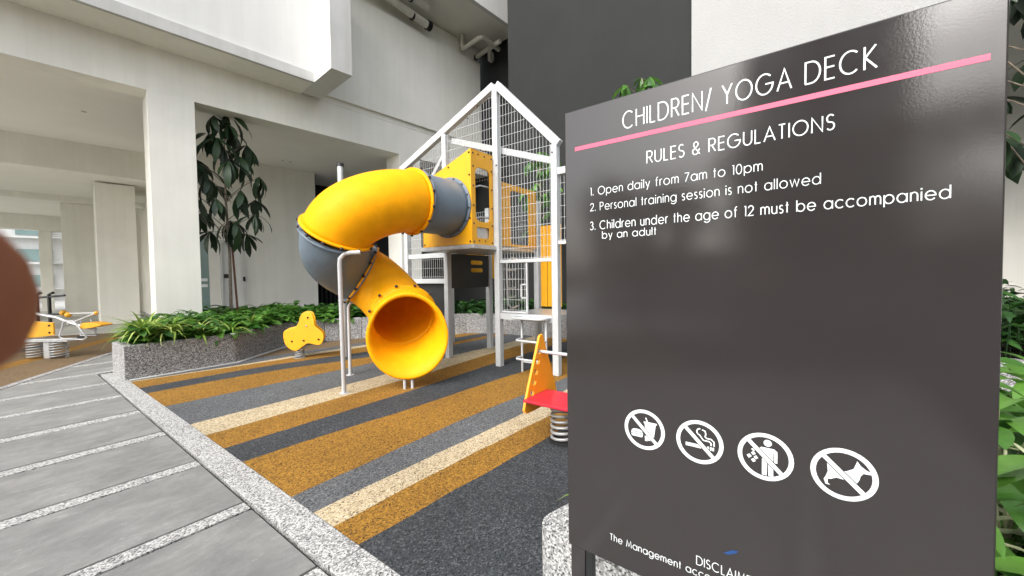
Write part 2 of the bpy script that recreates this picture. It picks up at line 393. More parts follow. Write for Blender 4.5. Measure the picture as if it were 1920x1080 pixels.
# ================================================================== PLANTERS
def offset_poly(poly, d):
    n = len(poly); out = []
    for i in range(n):
        p0, p1, p2 = Vector(poly[i-1]), Vector(poly[i]), Vector(poly[(i+1) % n])
        a = (p1-p0).normalized(); b = (p2-p1).normalized()
        na = Vector((-a.y, a.x)); nb = Vector((-b.y, b.x)); m = (na+nb); m = m/max(0.35, m.dot(na))
        out.append((p1.x+m.x*d, p1.y+m.y*d))
    return out

def planter(name, poly, h, wall, mat='granite', bevel=0.012, **k):
    """poly counter-clockwise; each side its own wall piece"""
    cx = sum(p[0] for p in poly)/len(poly); cy = sum(p[1] for p in poly)/len(poly)
    root = empty(name, (0, 0, 0), **k)
    inner = offset_poly(poly, wall); n = len(poly)
    for i in range(n):
        j = (i+1) % n
        e = (Vector(poly[j])-Vector(poly[i])).normalized()*0.0015
        MB().prism([(poly[i][0]+e.x, poly[i][1]+e.y), (poly[j][0]-e.x, poly[j][1]-e.y), (inner[j][0]-e.x, inner[j][1]-e.y), (inner[i][0]+e.x, inner[i][1]+e.y)], -0.03, h).build('planter_wall', mat, root, bevel=bevel)
    MB().prism(offset_poly(poly, wall-0.01), -0.02, h-0.07).build('soil', 'soil', root)
    return root

PLA = [(1.15, 8.18), (2.60, 8.25), (3.87, 9.24), (4.75, 9.2), (5.45, 8.75), (7.45, 7.1), (7.9, 6.3), (8.02, 4.4), (8.1, 1.2), (9.25, 1.2), (9.25, 6.6), (8.6, 8.2), (6.6, 10.8), (4.8, 13.0), (3.1, 13.1), (3.02, 11.3), (2.0, 11.3), (1.5, 10.2), (1.13, 9.02)]
planter('granite_planter', PLA, 0.52, 0.12, label='long speckled granite planter wrapping behind the slide and play tower', cat='planter')
# pale concrete edging at its foot
MB().prism([(1.19, 8.10), (2.62, 8.15), (3.9, 9.14), (3.87, 9.235), (2.6, 8.245), (1.19, 8.175)], -0.02, 0.006).build('footing_strip', 'curb_render', play)
PLB = [(1.335, 0.84), (1.33, 0.80), (1.33, -3.6), (4.4, -3.6), (4.4, -0.75), (2.4, 0.62), (1.44, 0.885), (1.40, 0.89), (1.36, 0.875)]
pb = empty('chamfered_planter', (0, 0, 0), label='pale granite planter with a chamfered corner right behind the sign', cat='planter')
inn = offset_poly(PLB, 0.30); nB = len(PLB)
inn[-1] = inn[-2] = inn[0] = inn[1] = (1.63, 0.52); inn[6] = (1.66, 0.54)
ringv = [(p[0], p[1], z) for z in (-.03, .45) for p in PLB]+[(p[0], p[1], z) for z in (.45, .3) for p in inn]
mbB = MB(); mbB.add(ringv, [f for i in range(nB) for j in [(i+1) % nB] for f in ((i, j, nB+j, nB+i), (nB+i, nB+j, 2*nB+j, 2*nB+i), (2*nB+i, 2*nB+j, 3*nB+j, 3*nB+i))])
rimB = mbB.build('rim', 'near_granite', pb)
MB().prism([(1.6, .6), (1.6, -3.4), (4.2, -3.4), (4.2, -.9), (2.4, .4)], -.02, .38).build('soil', 'soil', pb)
PLC = [(6.9, -1.0), (6.9, -4.2), (11.5, -4.2), (11.5, -1.0)]
planter('low_planter', PLC, 0.46, 0.16, label='far granite planter at the right edge, under the dark shrubs', cat='planter')

# ------------------------------------------------------------------ leaves
def leaf_geo(L, Wd, droop, fold=0.25, rows=5, tip=1.3, base=0.5):
    """leaf along +X from the origin, arching down by droop"""
    vs = []; fs = []
    for i in range(rows+1):
        s = i/rows; w = Wd*0.5*(math.sin(math.pi*min(1, s**base*1.0))**0.8 if 0 < s < 1 else 0.04)
        a = droop*s; x = L*(math.sin(a)/droop if abs(droop) > 1e-3 else s); z = -L*((1-math.cos(a))/droop if abs(droop) > 1e-3 else 0)
        vs += [(x, -w, z+w*fold), (x, 0, z), (x, w, z+w*fold)]
    for i in range(rows):
        k = i*3; fs += [(k, k+3, k+4, k+1), (k+1, k+4, k+5, k+2)]
    return vs, fs

def orient(yaw, pitch, roll, loc, sc=1.0):
    return Matrix.Translation(loc) @ Matrix.Rotation(yaw, 4, 'Z') @ Matrix.Rotation(-pitch, 4, 'Y') @ Matrix.Rotation(roll, 4, 'X') @ Matrix.Scale(sc, 4)

def add_leaf(mb, geo, mx):
    vs, fs = geo; mb.add([mx @ Vector(v) for v in vs], fs, True)

def inside(p, poly):
    c = False; n = len(poly)
    for i in range(n):
        a, b = poly[i], poly[(i+1) % n]
        if (a[1] > p[1]) != (b[1] > p[1]) and p[0] < (b[0]-a[0])*(p[1]-a[1])/(b[1]-a[1])+a[0]: c = not c
    return c

BROAD = leaf_geo(0.17, 0.10, 0.9, 0.22, 4, base=0.8)
LONG = leaf_geo(0.24, 0.06, 1.0, 0.3, 4, base=0.8)
def groundcover(name, poly, z, n, mats, hmin, hmax, geos, sc=(0.7, 1.2), seed=1, **k):
    rnd = random.Random(seed); root = None; mb = MB()
    x0 = min(p[0] for p in poly); x1 = max(p[0] for p in poly); y0 = min(p[1] for p in poly); y1 = max(p[1] for p in poly)
    c = 0
    while c < n:
        x = rnd.uniform(x0, x1); y = rnd.uniform(y0, y1)
        if not inside((x, y), poly): continue
        c += 1; h = rnd.uniform(hmin, hmax)*(0.75+0.35*math.sin(x*2.3+y*1.7)*math.cos(y*2.9-x))
        tilt = rnd.uniform(0, 6.28)
        for q in range(rnd.randint(5, 8)):
            a = tilt+q*2.4+rnd.uniform(-.4, .4); r = rnd.uniform(0.0, 0.05)
            hh = h*(0.45+0.55*rnd.random())
            add_leaf(mb, rnd.choice(geos), orient(a, rnd.uniform(-0.1, 0.9), rnd.uniform(-.5, .5), (x+r*math.cos(a), y+r*math.sin(a), z+hh), rnd.uniform(*sc)))
        mb.bar((x, y, z-0.02), (x+rnd.uniform(-.03, .03), y+rnd.uniform(-.03, .03), z+h*0.9), 0.007)
    return tag(mb.build(name, mats), kind='stuff', **k)

IN_A = offset_poly(PLA, 0.06)
def sub(poly, f): return [p for p in poly if f(p)]
near_a = [(1.3, 8.28), (2.58, 8.33), (3.84, 9.30), (4.75, 9.27), (5.6, 8.75), (6.3, 10.5), (4.6, 12.8), (3.2, 12.9), (3.1, 11.15), (2.1, 11.15), (1.65, 10.15), (1.32, 9.0)]
groundcover('leafy_ground_cover', near_a, 0.45, 1000, 'leaf_mid', 0.12, 0.40, [BROAD, BROAD, LONG], (0.9, 1.5), seed=3, label='glossy green leafy plants filling the left part of the granite planter', cat='plants')
back_a = [(5.45, 8.85), (7.52, 7.15), (8.0, 6.3), (8.12, 4.4), (8.2, 1.3), (9.15, 1.3), (9.15, 6.6), (8.5, 8.1), (5.9, 10.1)]
groundcover('dark_ground_cover', back_a, 0.45, 640, 'leaf_deep', 0.15, 0.48, [BROAD, LONG], (0.9, 1.5), seed=4, label='dark green leafy plants in the planter behind the play tower', cat='plants')

def strap_plant(name, loc, n, L, mat, seed, **k):
    rnd = random.Random(seed); mb = MB()
    for i in range(n):
        geo = leaf_geo(L*rnd.uniform(.6, 1.15), 0.034, rnd.uniform(1.2, 2.2), 0.5, 6, base=0.55)
        add_leaf(mb, geo, orient(rnd.uniform(0, 6.28), rnd.uniform(0.5, 1.45), rnd.uniform(-.3, .3), (rnd.uniform(-.06, .06), rnd.uniform(-.06, .06), 0)))
    o = mb.build(name, mat); o.location = loc; return tag(o, **k)
SP = [((1.42, 8.44, .62), 100, .60, 'largest lime spider plant at the left corner of the granite planter'),
      ((1.72, 8.40, .60), 60, .54, 'lime spider plant spilling over the planter rim beside the corner one'),
      ((2.15, 8.42, .54), 18, .46, 'small spider plant in the middle of the planter front'),
      ((2.62, 8.50, .54), 16, .46, 'spider plant at the bend of the granite planter'),
      ((3.10, 8.90, .54), 12, .46, 'sparse spider plant past the bend, left of the yellow spring rider'),
      ((1.52, 8.95, .48), 30, .46, 'lime spider plant behind the corner one, in front of the column')]
for i, (l, n, L, lab) in enumerate(SP):
    strap_plant('spider_plant', l, n, L, 'leaf_lime', 20+i, label=lab, cat='plant', group='lime spider plants in the left planter')

# whorled tree with drooping leaves, leaves individually parts
def whorl_tree(name, base, H, crown, leafL, leafW, nw, seed, stakes=True, matl='leaf_dark', per=9, **k):
    rnd = random.Random(seed); root = empty(name, base, **k)
    lean = [(0, 0, 0), (0.02, 0.01, H*.3), (-0.02, 0.02, H*.6), (0.0, 0.0, H*0.98)]
    MB().tube(lean, [0.042, 0.034, 0.028, 0.012], 8).build('trunk', 'trunk', root)
    if stakes:
        MB().tube([(0.13, -0.09, 0), (0.05, -0.04, H*0.43)], 0.026, 8).build('stake', 'stake', root)
        MB().tube([(0.09*math.cos(a), 0.07*math.sin(a)-.02, H*0.39) for a in [i*math.pi/6 for i in range(13)]], 0.007, 5).build('tie', 'black', root)
    me = []
    for q in range(4):
        vs, fs = leaf_geo(leafL*(0.85+0.12*q), leafW*(0.9+0.07*q), 0.5+0.25*q, 0.18, 5, base=1.35)
        m = bpy.data.meshes.new('leaf'); m.from_pydata(vs, [], fs); m.materials.append(MT[matl])
        m.polygons.foreach_set('use_smooth', [True]*len(fs)); me.append(m)
    br = MB()
    for i in range(nw):
        s = i/(nw-1); z = H*(crown[0]+(1-crown[0])*s); rad = crown[1]*math.sin(math.pi*(0.18+0.78*s))**0.7*rnd.uniform(.35, 1.0)
        a = i*2.4+rnd.uniform(-.4, .4); tip = Vector((rad*math.cos(a), rad*math.sin(a), z+rnd.uniform(-.05, .12)))
        z0 = z-rad*0.75; b0 = Vector((0, 0, max(H*0.42, z0)))
        br.tube([b0, (b0+tip)/2+Vector((0, 0, .03)), tip], [0.012, 0.009, 0.006], 5)
        for q in range(per):
            o = bpy.data.objects.new('leaf', rnd.choice(me)); COL.objects.link(o); o.parent = root
            o.matrix_local = orient(q*2*math.pi/per+rnd.uniform(-.25, .25), rnd.uniform(-1.15, -0.15), rnd.uniform(-.5, .5), tip, rnd.uniform(.6, 1.15))
    br.build('branches', 'trunk', root)
    return root
whorl_tree('whorled_leaf_tree', (3.73, 12.03, 0.45), 5.25, (0.42, 0.92), 0.64, 0.15, 27, 5, label='young tree with dark drooping whorled leaves, staked in the planter by the column', cat='tree')
whorl_tree('drooping_leaf_tree', (8.45, 2.75, 0.45), 5.2, (0.45, 0.95), 0.42, 0.11, 30, 9, stakes=False, matl='leaf_mid', label='green leafy tree top showing above the sign against the charcoal wall', cat='tree')
whorl_tree('slim_leafy_tree', (8.45, 5.35, 0.45), 4.2, (0.5, 0.6), 0.36, 0.10, 18, 13, stakes=False, matl='leaf_mid', label='slim leafy tree seen through the wire mesh under the gable', cat='tree')
whorl_tree('edge_tree', (8.0, -2.35, 0.45), 5.2, (0.5, 1.0), 0.5, 0.17, 26, 11, stakes=False, label='dark big-leaved tree at the right edge beside the sign', cat='tree')

# plants right behind the sign
rnd = random.Random(5)
def big_plant(loc, n, L, Wd, seed, lab, matl='leaf_mid', hmax=.55):
    r = random.Random(seed); root = empty('broad_leaf_plant', loc, label=lab, cat='plant', group='broad-leaved plants behind the sign')
    me = []
    for q in range(3):
        vs, fs = leaf_geo(L*(0.8+0.15*q), Wd*(0.85+0.1*q), 0.7+0.35*q, 0.3, 7, base=0.85)
        m = bpy.data.meshes.new('leaf'); m.from_pydata(vs, [], fs); m.materials.append(MT[matl]); m.polygons.foreach_set('use_smooth', [True]*len(fs)); me.append(m)
    st = MB()
    for i in range(n):
        a = i*2.4+r.uniform(-.3, .3); h = hmax*(0.25+0.75*r.random()); d = r.uniform(0.02, 0.16)
        tip = Vector((d*math.cos(a), d*math.sin(a), h)); st.tube([(0, 0, 0), tip*0.6+Vector((0, 0, .04)), tip], 0.005, 5)
        o = bpy.data.objects.new('leaf', r.choice(me)); COL.objects.link(o); o.parent = root
        o.matrix_local = orient(a, r.uniform(0.0, .9), r.uniform(-.3, .3), tip, r.uniform(.8, 1.15))
    st.build('stems', 'leaf_pale', root)
spots = [(2.25, -0.62), (2.75, -0.72), (2.5, -1.05), (3.1, -1.0), (3.35, -0.6), (3.7, -1.15), (1.9, -0.95), (2.2, -1.4), (4.0, -1.3), (1.75, -0.35), (2.2, -0.1), (2.9, -0.25)]
words = ['nearest the sign edge', 'second from the sign edge', 'low at the bottom right corner', 'middle of the right clump', 'behind the sign edge', 'at the far right of the clump', 'lowest at the bottom right', 'rear right of the near planter', 'furthest back by the low planter', 'hidden behind the sign panel', 'hidden in the middle behind the sign', 'hidden far behind the sign panel']
for i, ((x, y), w) in enumerate(zip(spots, words)):
    big_plant((x, y, .36), 30, .30, .10, 40+i, 'broad-leaved green plant %s' % w, 'leaf_mid', .5)
strap_plant('variegated_plant', (1.62, 0.66, 0.44), 26, 0.26, 'leaf_lime', 77, label='lime grassy plant poking out left of the sign over the planter rim', cat='plant')
for i, (x, y) in enumerate(((2.3, -.8), (2.8, -1.1), (2.0, -.75))):
    strap_plant('pale_strap_plant', (x, y, 0.45), 16, 0.6, 'leaf_pale', 80+i, label=('pale striped strap plant among the leaves nearest the sign edge', 'pale striped strap plant furthest right among the leaves', 'pale striped strap plant low beside the sign edge')[i], cat='plant')
groundcover('right_ground_cover', [(1.55, -3.4), (4.2, -3.4), (4.2, -0.9), (2.2, .45), (1.6, .6)], 0.36, 260, 'leaf_mid', 0.08, 0.3, [BROAD, LONG], seed=6, label='leafy ground cover filling the chamfered planter', cat='plants')
groundcover('dark_shrubs', [(7.1, -1.2), (7.1, -4), (11.3, -4), (11.3, -1.2)], 0.4, 420, 'leaf_deep', 0.3, 0.95, [BROAD, LONG], (1.0, 1.7), seed=8, label='dark shrubs in the far granite planter at the right edge', cat='plants')

# ================================================================== LEFT BUILDING
bd = empty('podium_building', bl(0, 0, 0), label='white rendered podium building with square columns, deep beams and balcony', cat='building')
bd.location = (0, 0, 0)
def B(name, mat, *bx, bevel=0.0, label=None, parent=None):
    mb = MB()
    for q in bx: mb.box(*q, fr=bl)
    return mb.build(name, mat, parent or bd, bevel=bevel, label=label)
HB = 5.67
B('column', 'render', (0.03, 0.85, 0.0, 0.82, -.03, HB), bevel=0.008)
B('column', 'render', (6.28, 7.1, 0.0, 0.82, -.03, HB), bevel=0.008)
B('column', 'render', (12.2, 13.0, 0.0, 0.82, -.03, HB))
B('column', 'render', (-6.6, -5.8, 0.0, 0.82, -.03, HB))
B('column', 'render', (-0.62, 0.36, 7.72, 9.9, 0, 4.88), bevel=0.006)
B('column', 'render', (-1.5, -.5, 14.0, 16.2, 0, 4.92), bevel=0.006)
B('column', 'render', (-2.38, -1.95, 20.0, 20.4, 0, 4.92), bevel=0.006)
B('column', 'render', (-5.2, -4.3, 7.7, 9.0, 0, 4.88))
B('beam', 'render', (-8.5, 13, 0.012, 0.6, HB+.001, 6.64), bevel=0.006)
B('beam', 'render', (-8.5, 1.0, 6.4, 6.8, 4.90, 5.9))
B('ceiling', 'ceiling', (-8.5, 13, 0.6, 6.4, 5.80, 6.1))
B('ceiling', 'ceiling', (-8.5, 1.0, 6.8, 22, 4.93, 5.2))
B('ceiling', 'ceiling', (1.2, 13, 6.4, 9, 5.80, 6.1))
B('roof_slab', 'dark_render', (-8.7, 13, 0.4, 22.4, 6.64, 6.9))
B('beam', 'render', (-8.5, 1.0, 12.0, 12.4, 4.72, 4.93))
B('beam', 'render', (-8.5, 1.0, 19.6, 20.0, 4.17, 4.93))
# right bay: back wall with door and glass, dark recess beyond
B('back_wall', 'render', (2.96, 5.48, 4.98, 5.2, 0, 5.799))
B('back_wall', 'render', (1.92, 2.21, 4.981, 5.2, 0, 5.799), (2.211, 2.959, 4.981, 5.2, 2.9, 5.799), (1.2, 1.919, 4.981, 5.2, 2.95, 5.799))
B('return_wall', 'darker_render', (5.481, 5.6, 5.2, 7, 0, 5.799), (5.6, 13, 7.0, 7.2, 0, 5.799))  # recess walls coloured near black to carry the shade of the deep bay
for i in range(18):
    u = 5.7+i*0.2
    B('louvre_fin', 'dark_render', (u, u+0.07, 6.7, 6.9, 0, 2.6))
B('inner_wall', 'render', (1.0, 1.2, 5.0, 22, 0, 5.79))
B('end_wall', 'render', (-1.0, 1.0, 20, 20.2, 0, 4.93))
gp = B('glass_panel', 'glass', (1.22, 1.91, 5.02, 5.04, 0, 2.94))
B('glass_sticker', 'sign_ink', (1.62, 1.86, 5.01, 5.018, 1.46, 1.56), (1.62, 1.86, 5.01, 5.018, 1.26, 1.36), parent=gp)
dr = B('door', 'door', (2.29, 2.84, 5.03, 5.08, 0, 2.8), bevel=.004)
B('door_frame', 'render_bright', (2.215, 2.285, 4.94, 5.1, 0, 2.9), (2.845, 2.965, 4.94, 5.1, 0, 2.9), (2.286, 2.844, 4.94, 5.1, 2.805, 2.9), parent=dr)
B('door_handle', 'bolt', (2.33, 2.46, 5.0, 5.03, 1.56, 1.70), parent=dr)
B('door_closer', 'curb_render', (2.6, 2.83, 5.0, 5.03, 2.62, 2.68), parent=dr)
B('card_reader', 'bolt', (2.87, 2.94, 4.90, 4.938, 1.44, 1.60))
# upper wall above the beam
B('upper_wall', 'render', (2.5, 10.03, -0.10, 0.4, 6.80, 10.08), (2.5, 10.03, 0.0, .4, 6.64, 6.8), bevel=.005)
B('upper_wall', 'render', (2.5, 10.03, 0.03, 0.4, 10.08, 10.71))
B('upper_wall', 'render', (-8.5, 2.5, 0.0, 0.4, 6.64, 13))
# balcony parapet with end fin
B('balcony_soffit', 'render', (-8.5, 3.2, -0.88, 0.0, 6.64, 6.8))
B('balcony_edge', 'curb_render', (-8.5, 3.19, -0.95, -0.86, 6.632, 6.88), bevel=.006)
B('balcony_parapet', 'render_bright', (-8.5, 3.19, -0.86, -0.70, 6.86, 9.9))
B('balcony_fin', 'render_bright', (3.19, 3.72, -1.95, -0.101, 6.636, 9.9))
B('fin_end_shade', 'curb_render', (3.19, 3.72, -1.965, -1.951, 6.636, 9.9))  # thin skin of darker render, painting the shade on the fin's end face
# upper slab
B('upper_slab', 'render_bright', (2.4, 10.38, -1.95, -1.8, 10.712, 11.6), bevel=.006)
B('upper_soffit', 'ceiling', (2.4, 10.38, -1.799, 0.4, 10.76, 11.5))
for i in range(9):
    z = 11.75+i*0.16
    B('louvre_blade', 'black', (2.4, 10.3, -1.5, -1.38, z, z+0.05))
B('upper_wall', 'darker_render', (2.4, 10.4, -.9, .3, 11.6, 15))
# ceiling fittings
def disc(name, mat, c, r, h, parent):
    return MB().tube([c, (c[0], c[1], c[2]-h)], r, 14).build(name, mat, parent)
for (u, v, z) in ((-.86, 3.02, 5.8), (4.0, 4.0, 5.8), (4.25, 4.0, 5.8), (4.35, .9, 5.8), (4.6, .9, 5.8)):
    disc('downlight', 'curb_render', bl(u, v, z), 0.05, 0.012, bd)
disc('sprinkler', 'bolt', bl(-0.15, 8.0, 4.93), 0.03, 0.09, bd)
# left opening: louvred screen, far wall
sc = empty('louvre_screen', (0, 0, 0), label='white louvred screen beside the far left opening', cat='screen')
for i in range(34):
    z = 0.55+i*0.108
    if i == 17: continue
    B('slat', 'render_bright', (-1.96, -1.0, 20.05, 20.15, z, z+0.055), parent=sc)
B('frame', 'curb_render', (-1.96, -1.0, 20.04, 20.16, 2.38, 2.47), parent=sc)

# neighbour block seen through the opening
nb = empty('neighbour_block', (0, 0, 0), label='bright apartment block seen through the far left opening', cat='building')
B('wall', 'render_bright', (-45, 2, 34, 40, 0, 26), parent=nb)
for i in range(8):
    z = 1.2+i*1.9
    for u in range(12):
        ww = B('window', 'glass', (-30+u*2.6, -28.3+u*2.6, 33.9, 33.99, z, z+0.85), parent=nb)
    B('ledge', 'render_bright', (-44, 1, 33.5, 33.99, z-0.25, z-0.1), parent=nb)
# pipes under the upper slab
def pipes(name, lab, runs, r, collars=()):
    rt = empty(name, (0, 0, 0), label=lab, cat='pipe')
    for run in runs:
        MB().tube([bl(*p) for p in run], r, 12).build('pipe', 'pvc', rt)
    for (a, b_, rr, mt) in collars:
        MB().tube([bl(*a), bl(*b_)], rr, 14).build('coupling', mt, rt)
    return rt
def bend(p, q, s, n=5, k=.25):
    """rounded corner p-q-s"""
    p, q, s = Vector(p), Vector(q), Vector(s); a = q+(p-q).normalized()*k; b = q+(s-q).normalized()*k
    return [tuple(a*(1-t)**2+q*2*t*(1-t)+b*t*t) for t in [i/n for i in range(n+1)]]
pipes('waste_pipe', 'thick cream waste pipe with black rubber coupling under the upper slab',
      [[(4.2, -.5, 10.45)]+bend((4.2, -.5, 10.45), (5.2, -.5, 10.45), (5.9, -.42, 10.25), k=.3)+[(7.25, -.42, 10.2)],
       [(5.6, -.8, 10.5), (7.0, -.8, 10.5)], [(6.9, -.8, 10.5), (6.9, -.8, 10.72)]], .13,
      [((6.6, -.42, 10.22), (6.66, -.42, 10.22), .145, 'black'), ((7.2, -.42, 10.2), (7.26, -.42, 10.2), .16, 'black'), ((7.3, -.42, 10.2), (7.36, -.42, 10.2), .16, 'black'), ((6.3, -.8, 10.5), (6.37, -.8, 10.5), .15, 'black')])
pipes('branch_pipe', 'thin cream branching pipe with a U bend under the slab by the charcoal wall',
      [[(9.0, -.2, 10.72), (9.0, -.2, 10.35)]+bend((9, -.2, 10.35), (9, -.2, 10.2), (9.1, -1.1, 10.2), k=.12)+bend((9.05, -.6, 10.2), (9.05, -1.15, 10.3), (9.9, -1.2, 10.4), k=.15)+[(10.1, -1.1, 10.3)],
       [(9.8, -.12, 10.25), (9.8, -1.45, 10.35)], [(10.2, -.5, 10.6)]+[(10.2+.14*math.sin(a), -.5-.2*math.sin(a)*0, 10.3-.16*math.cos(a)) for a in [i*math.pi/6 for i in range(7)]]], .085,
      [((9.8, -.10, 10.25), (9.8, -.16, 10.25), .11, 'black'), ((9.8, -.9, 10.31), (9.8, -.95, 10.31), .1, 'pvc')])

# ================================================================== TOWERS ON THE RIGHT
tw = empty('charcoal_tower', (0, 0, 0), label='tall charcoal rendered tower wall behind the play tower', cat='building')
MB().box(9.5, 12.4, 2.003, 7.13, 0, 18).build('wall', 'dark_render', tw)
MB().box(12.55, 14, 6.0, 14, 0, 18).build('recessed_wall', 'darker_render', tw)
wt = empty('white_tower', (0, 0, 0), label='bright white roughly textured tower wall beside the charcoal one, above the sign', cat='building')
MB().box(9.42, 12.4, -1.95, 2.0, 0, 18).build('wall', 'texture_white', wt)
rb = empty('rear_right_building', (0, 0, 0), label='grey-white wall under a soffit at the far right edge', cat='building')
MB().box(15.5, 16, -14, 2, 0, 9).build('wall', 'render', rb)
MB().box(9.8, 15.5, -14, -1.96, 6.2, 6.8).build('soffit', 'ceiling', rb)
MB().box(9.8, 10.2, -14, -1.96, 6.8, 14).build('parapet', 'darker_render', rb)

# ================================================================== PLAY TOWER
pt = empty('play_tower', (5.0, 4.0, 0), label='white gabled play tower with wire mesh sides, ladder and yellow panels', cat='playground tower')
pt.location = (0, 0, 0)
PX, P2 = 5.02, 6.2
Ys = (5.23, 4.03, 2.93)
h_ = .051
def post(x, y, z, name='post'):
    return MB().box(x-h_, x+h_, y-h_, y+h_, 0, z).build(name, 'white_paint', pt, bevel=.007)
ZP, ZR, ZL, ZE = 4.62, 3.46, 4.13, 3.71
post(PX, 4.03, 4.60); post(PX, 2.93, 3.42); post(PX, 5.23, 4.08); post(PX, 6.36, 3.64)
for y in (6.36, 5.23, 4.03, 2.93, 1.8): post(P2, y, 2.9 if y > 2 else 2.9)
post(5.02, 1.8, 2.9)
def rafter(y0, z0, y1, z1, x=PX, w=.1, name='roof_beam'):
    MB().bar((x, y0, z0), (x, y1, z1), w, .12).build(name, 'white_paint', pt, bevel=.006)
rafter(4.06, 4.60, 6.50, 3.655)
rafter(4.0, 4.60, 2.86, 3.41)
MB().bar((PX+.1, 5.15, 3.98), (PX+.1, 2.96, 3.20), .05, .10).build('tie_beam', 'white_paint', pt, bevel=.004)
MB().bar((PX+.1, 5.25, 3.9), (PX+.1, 5.85, 3.25), .05, .07).build('brace', 'white_paint', pt, bevel=.004)
rafter(2.93, 2.95, 1.75, 2.95, P2, .08, 'top_rail'); rafter(6.4, 2.92, 1.75, 2.92, P2+.0, .08, 'top_rail') if False else None
MB().bar((PX, 2.88, 3.02), (PX, 1.8, 3.02), .07, .10).build('top_rail', 'white_paint', pt, bevel=.004)
# wire mesh panels
def mesh_panel(o, ax, W_, zlo, ztop, frame=True, vs=.058, hs=.165, r=.0022, name='mesh_panel'):
    """o: (x, y) start, ax: unit (x, y) along, ztop(s) gives the top height at distance s"""
    mb = MB(); P = lambda s, z: (o[0]+ax[0]*s, o[1]+ax[1]*s, z)
    n = int(W_/vs)
    for i in range(n+1):
        s = min(W_, i*vs+.02)
        if ztop(s)-zlo > .02: mb.bar(P(s, zlo), P(s, ztop(s)), r*2)
    z = zlo+.02
    while z < max(ztop(0), ztop(W_), ztop(W_/2)):
        ok = [s for s in [W_*k/60 for k in range(61)] if ztop(s) >= z]
        if len(ok) > 1: mb.bar(P(ok[0], z), P(ok[-1], z), r*2.2)
        z += hs
    return mb.build(name, 'white_paint', pt, kind='stuff')
mesh_panel((PX, 3.97), (0, -1), 1.0, 1.76, lambda s: 4.50-(s+.03)*1.04)
mesh_panel((PX, 4.1), (0, 1), 1.08, 3.1, lambda s: 4.50-s*.385)
mesh_panel((PX, 5.3), (0, 1), 1.0, 2.05, lambda s: 4.04-s*.385)
mesh_panel((PX, 5.3), (0, 1), 1.0, 1.48, lambda s: 1.86)
mesh_panel((P2, 4.1), (0, 1), 1.05, 2.05, lambda s: 2.85)
mesh_panel((P2, 5.3), (0, 1), 1.0, 2.0, lambda s: 2.85)
mesh_panel((P2, 2.86), (0, -1), 1.0, 1.9, lambda s: 2.85)
mesh_panel((P2, 3.95), (0, -1), .42, .95, lambda s: 1.9)
mesh_panel((PX, 2.86), (0, -1), .95, 2.0, lambda s: 2.95)
for (y0, y1, z, w) in ((5.28, 6.31, 1.90, .09), (5.28, 6.31, 1.42, .09)):
    MB().bar((PX, y0, z), (PX, y1, z), .06, w).build('rail', 'white_paint', pt, bevel=.004)
MB().bar((PX, 3.975, 1.735), (PX, 2.985, 1.735), .05, .055).build('rail', 'white_paint', pt, bevel=.004)
MB().bar((PX, 2.88, 1.98), (PX, 1.85, 1.98), .05, .05).build('rail', 'white_paint', pt)
# lower deck
MB().box(PX+.06, P2-.06, 2.99, 3.98, .80, .88).build('deck', 'galv', pt, bevel=.006)
MB().bar((PX, 3.975, .84), (PX, 2.985, .84), .09, .10).build('deck_edge', 'white_paint', pt, bevel=.004)
# gate of mesh: left half below the rail
mesh_panel((PX-.005, 3.93), (0, -1), .45, .93, lambda s: 1.70, name='gate_mesh')
gt = MB(); gt.bar((PX, 3.46, .90), (PX, 3.46, 1.71), .03); gt.bar((PX, 3.96, .915), (PX, 3.46, .915), .03)
gt.build('gate_frame', 'white_paint', pt, bevel=.003)
hb = MB()
for a, b_ in (((3.46, 1.36), (3.56, 1.36)), ((3.56, 1.36), (3.56, 1.15)), ((3.56, 1.15), (3.46, 1.15))):
    hb.bar((PX-.01, a[0], a[1]), (PX-.01, b_[0], b_[1]), .024)
hb.build('gate_latch', 'white_paint', pt)
# ladder in front of the opening
ld = MB()
for y in (3.50, 3.06): ld.tube([(PX-.10, y, 0), (PX-.10, y, .80), (PX-.02, y, .84)], .018, 8)
ld.build('ladder_rail', 'white_paint', pt)
for z in (.24, .52):
    MB().tube([(PX-.10, 3.06, z), (PX-.24, 3.06, z), (PX-.30, 3.10, z), (PX-.30, 3.46, z), (PX-.24, 3.50, z), (PX-.10, 3.50, z)], .017, 8).build('ladder_rung', 'white_paint', pt)
MB().tube([(PX-.1, 3.5, .16), (PX-.1, 3.06, .16)], .015, 8).build('ladder_rung', 'white_paint', pt)
MB().tube([(PX-.02, 3.55, .855), (PX-.26, 3.55, .855), (PX-.30, 3.50, .855), (PX-.30, 3.06, .855), (PX-.26, 3.02, .855), (PX-.02, 3.02, .855)], .02, 8).build('step_hoop', 'white_paint', pt)
MB().box(PX-.26, PX-.05, 3.05, 3.52, .85, .858).build('step_plate', 'white_paint', pt)

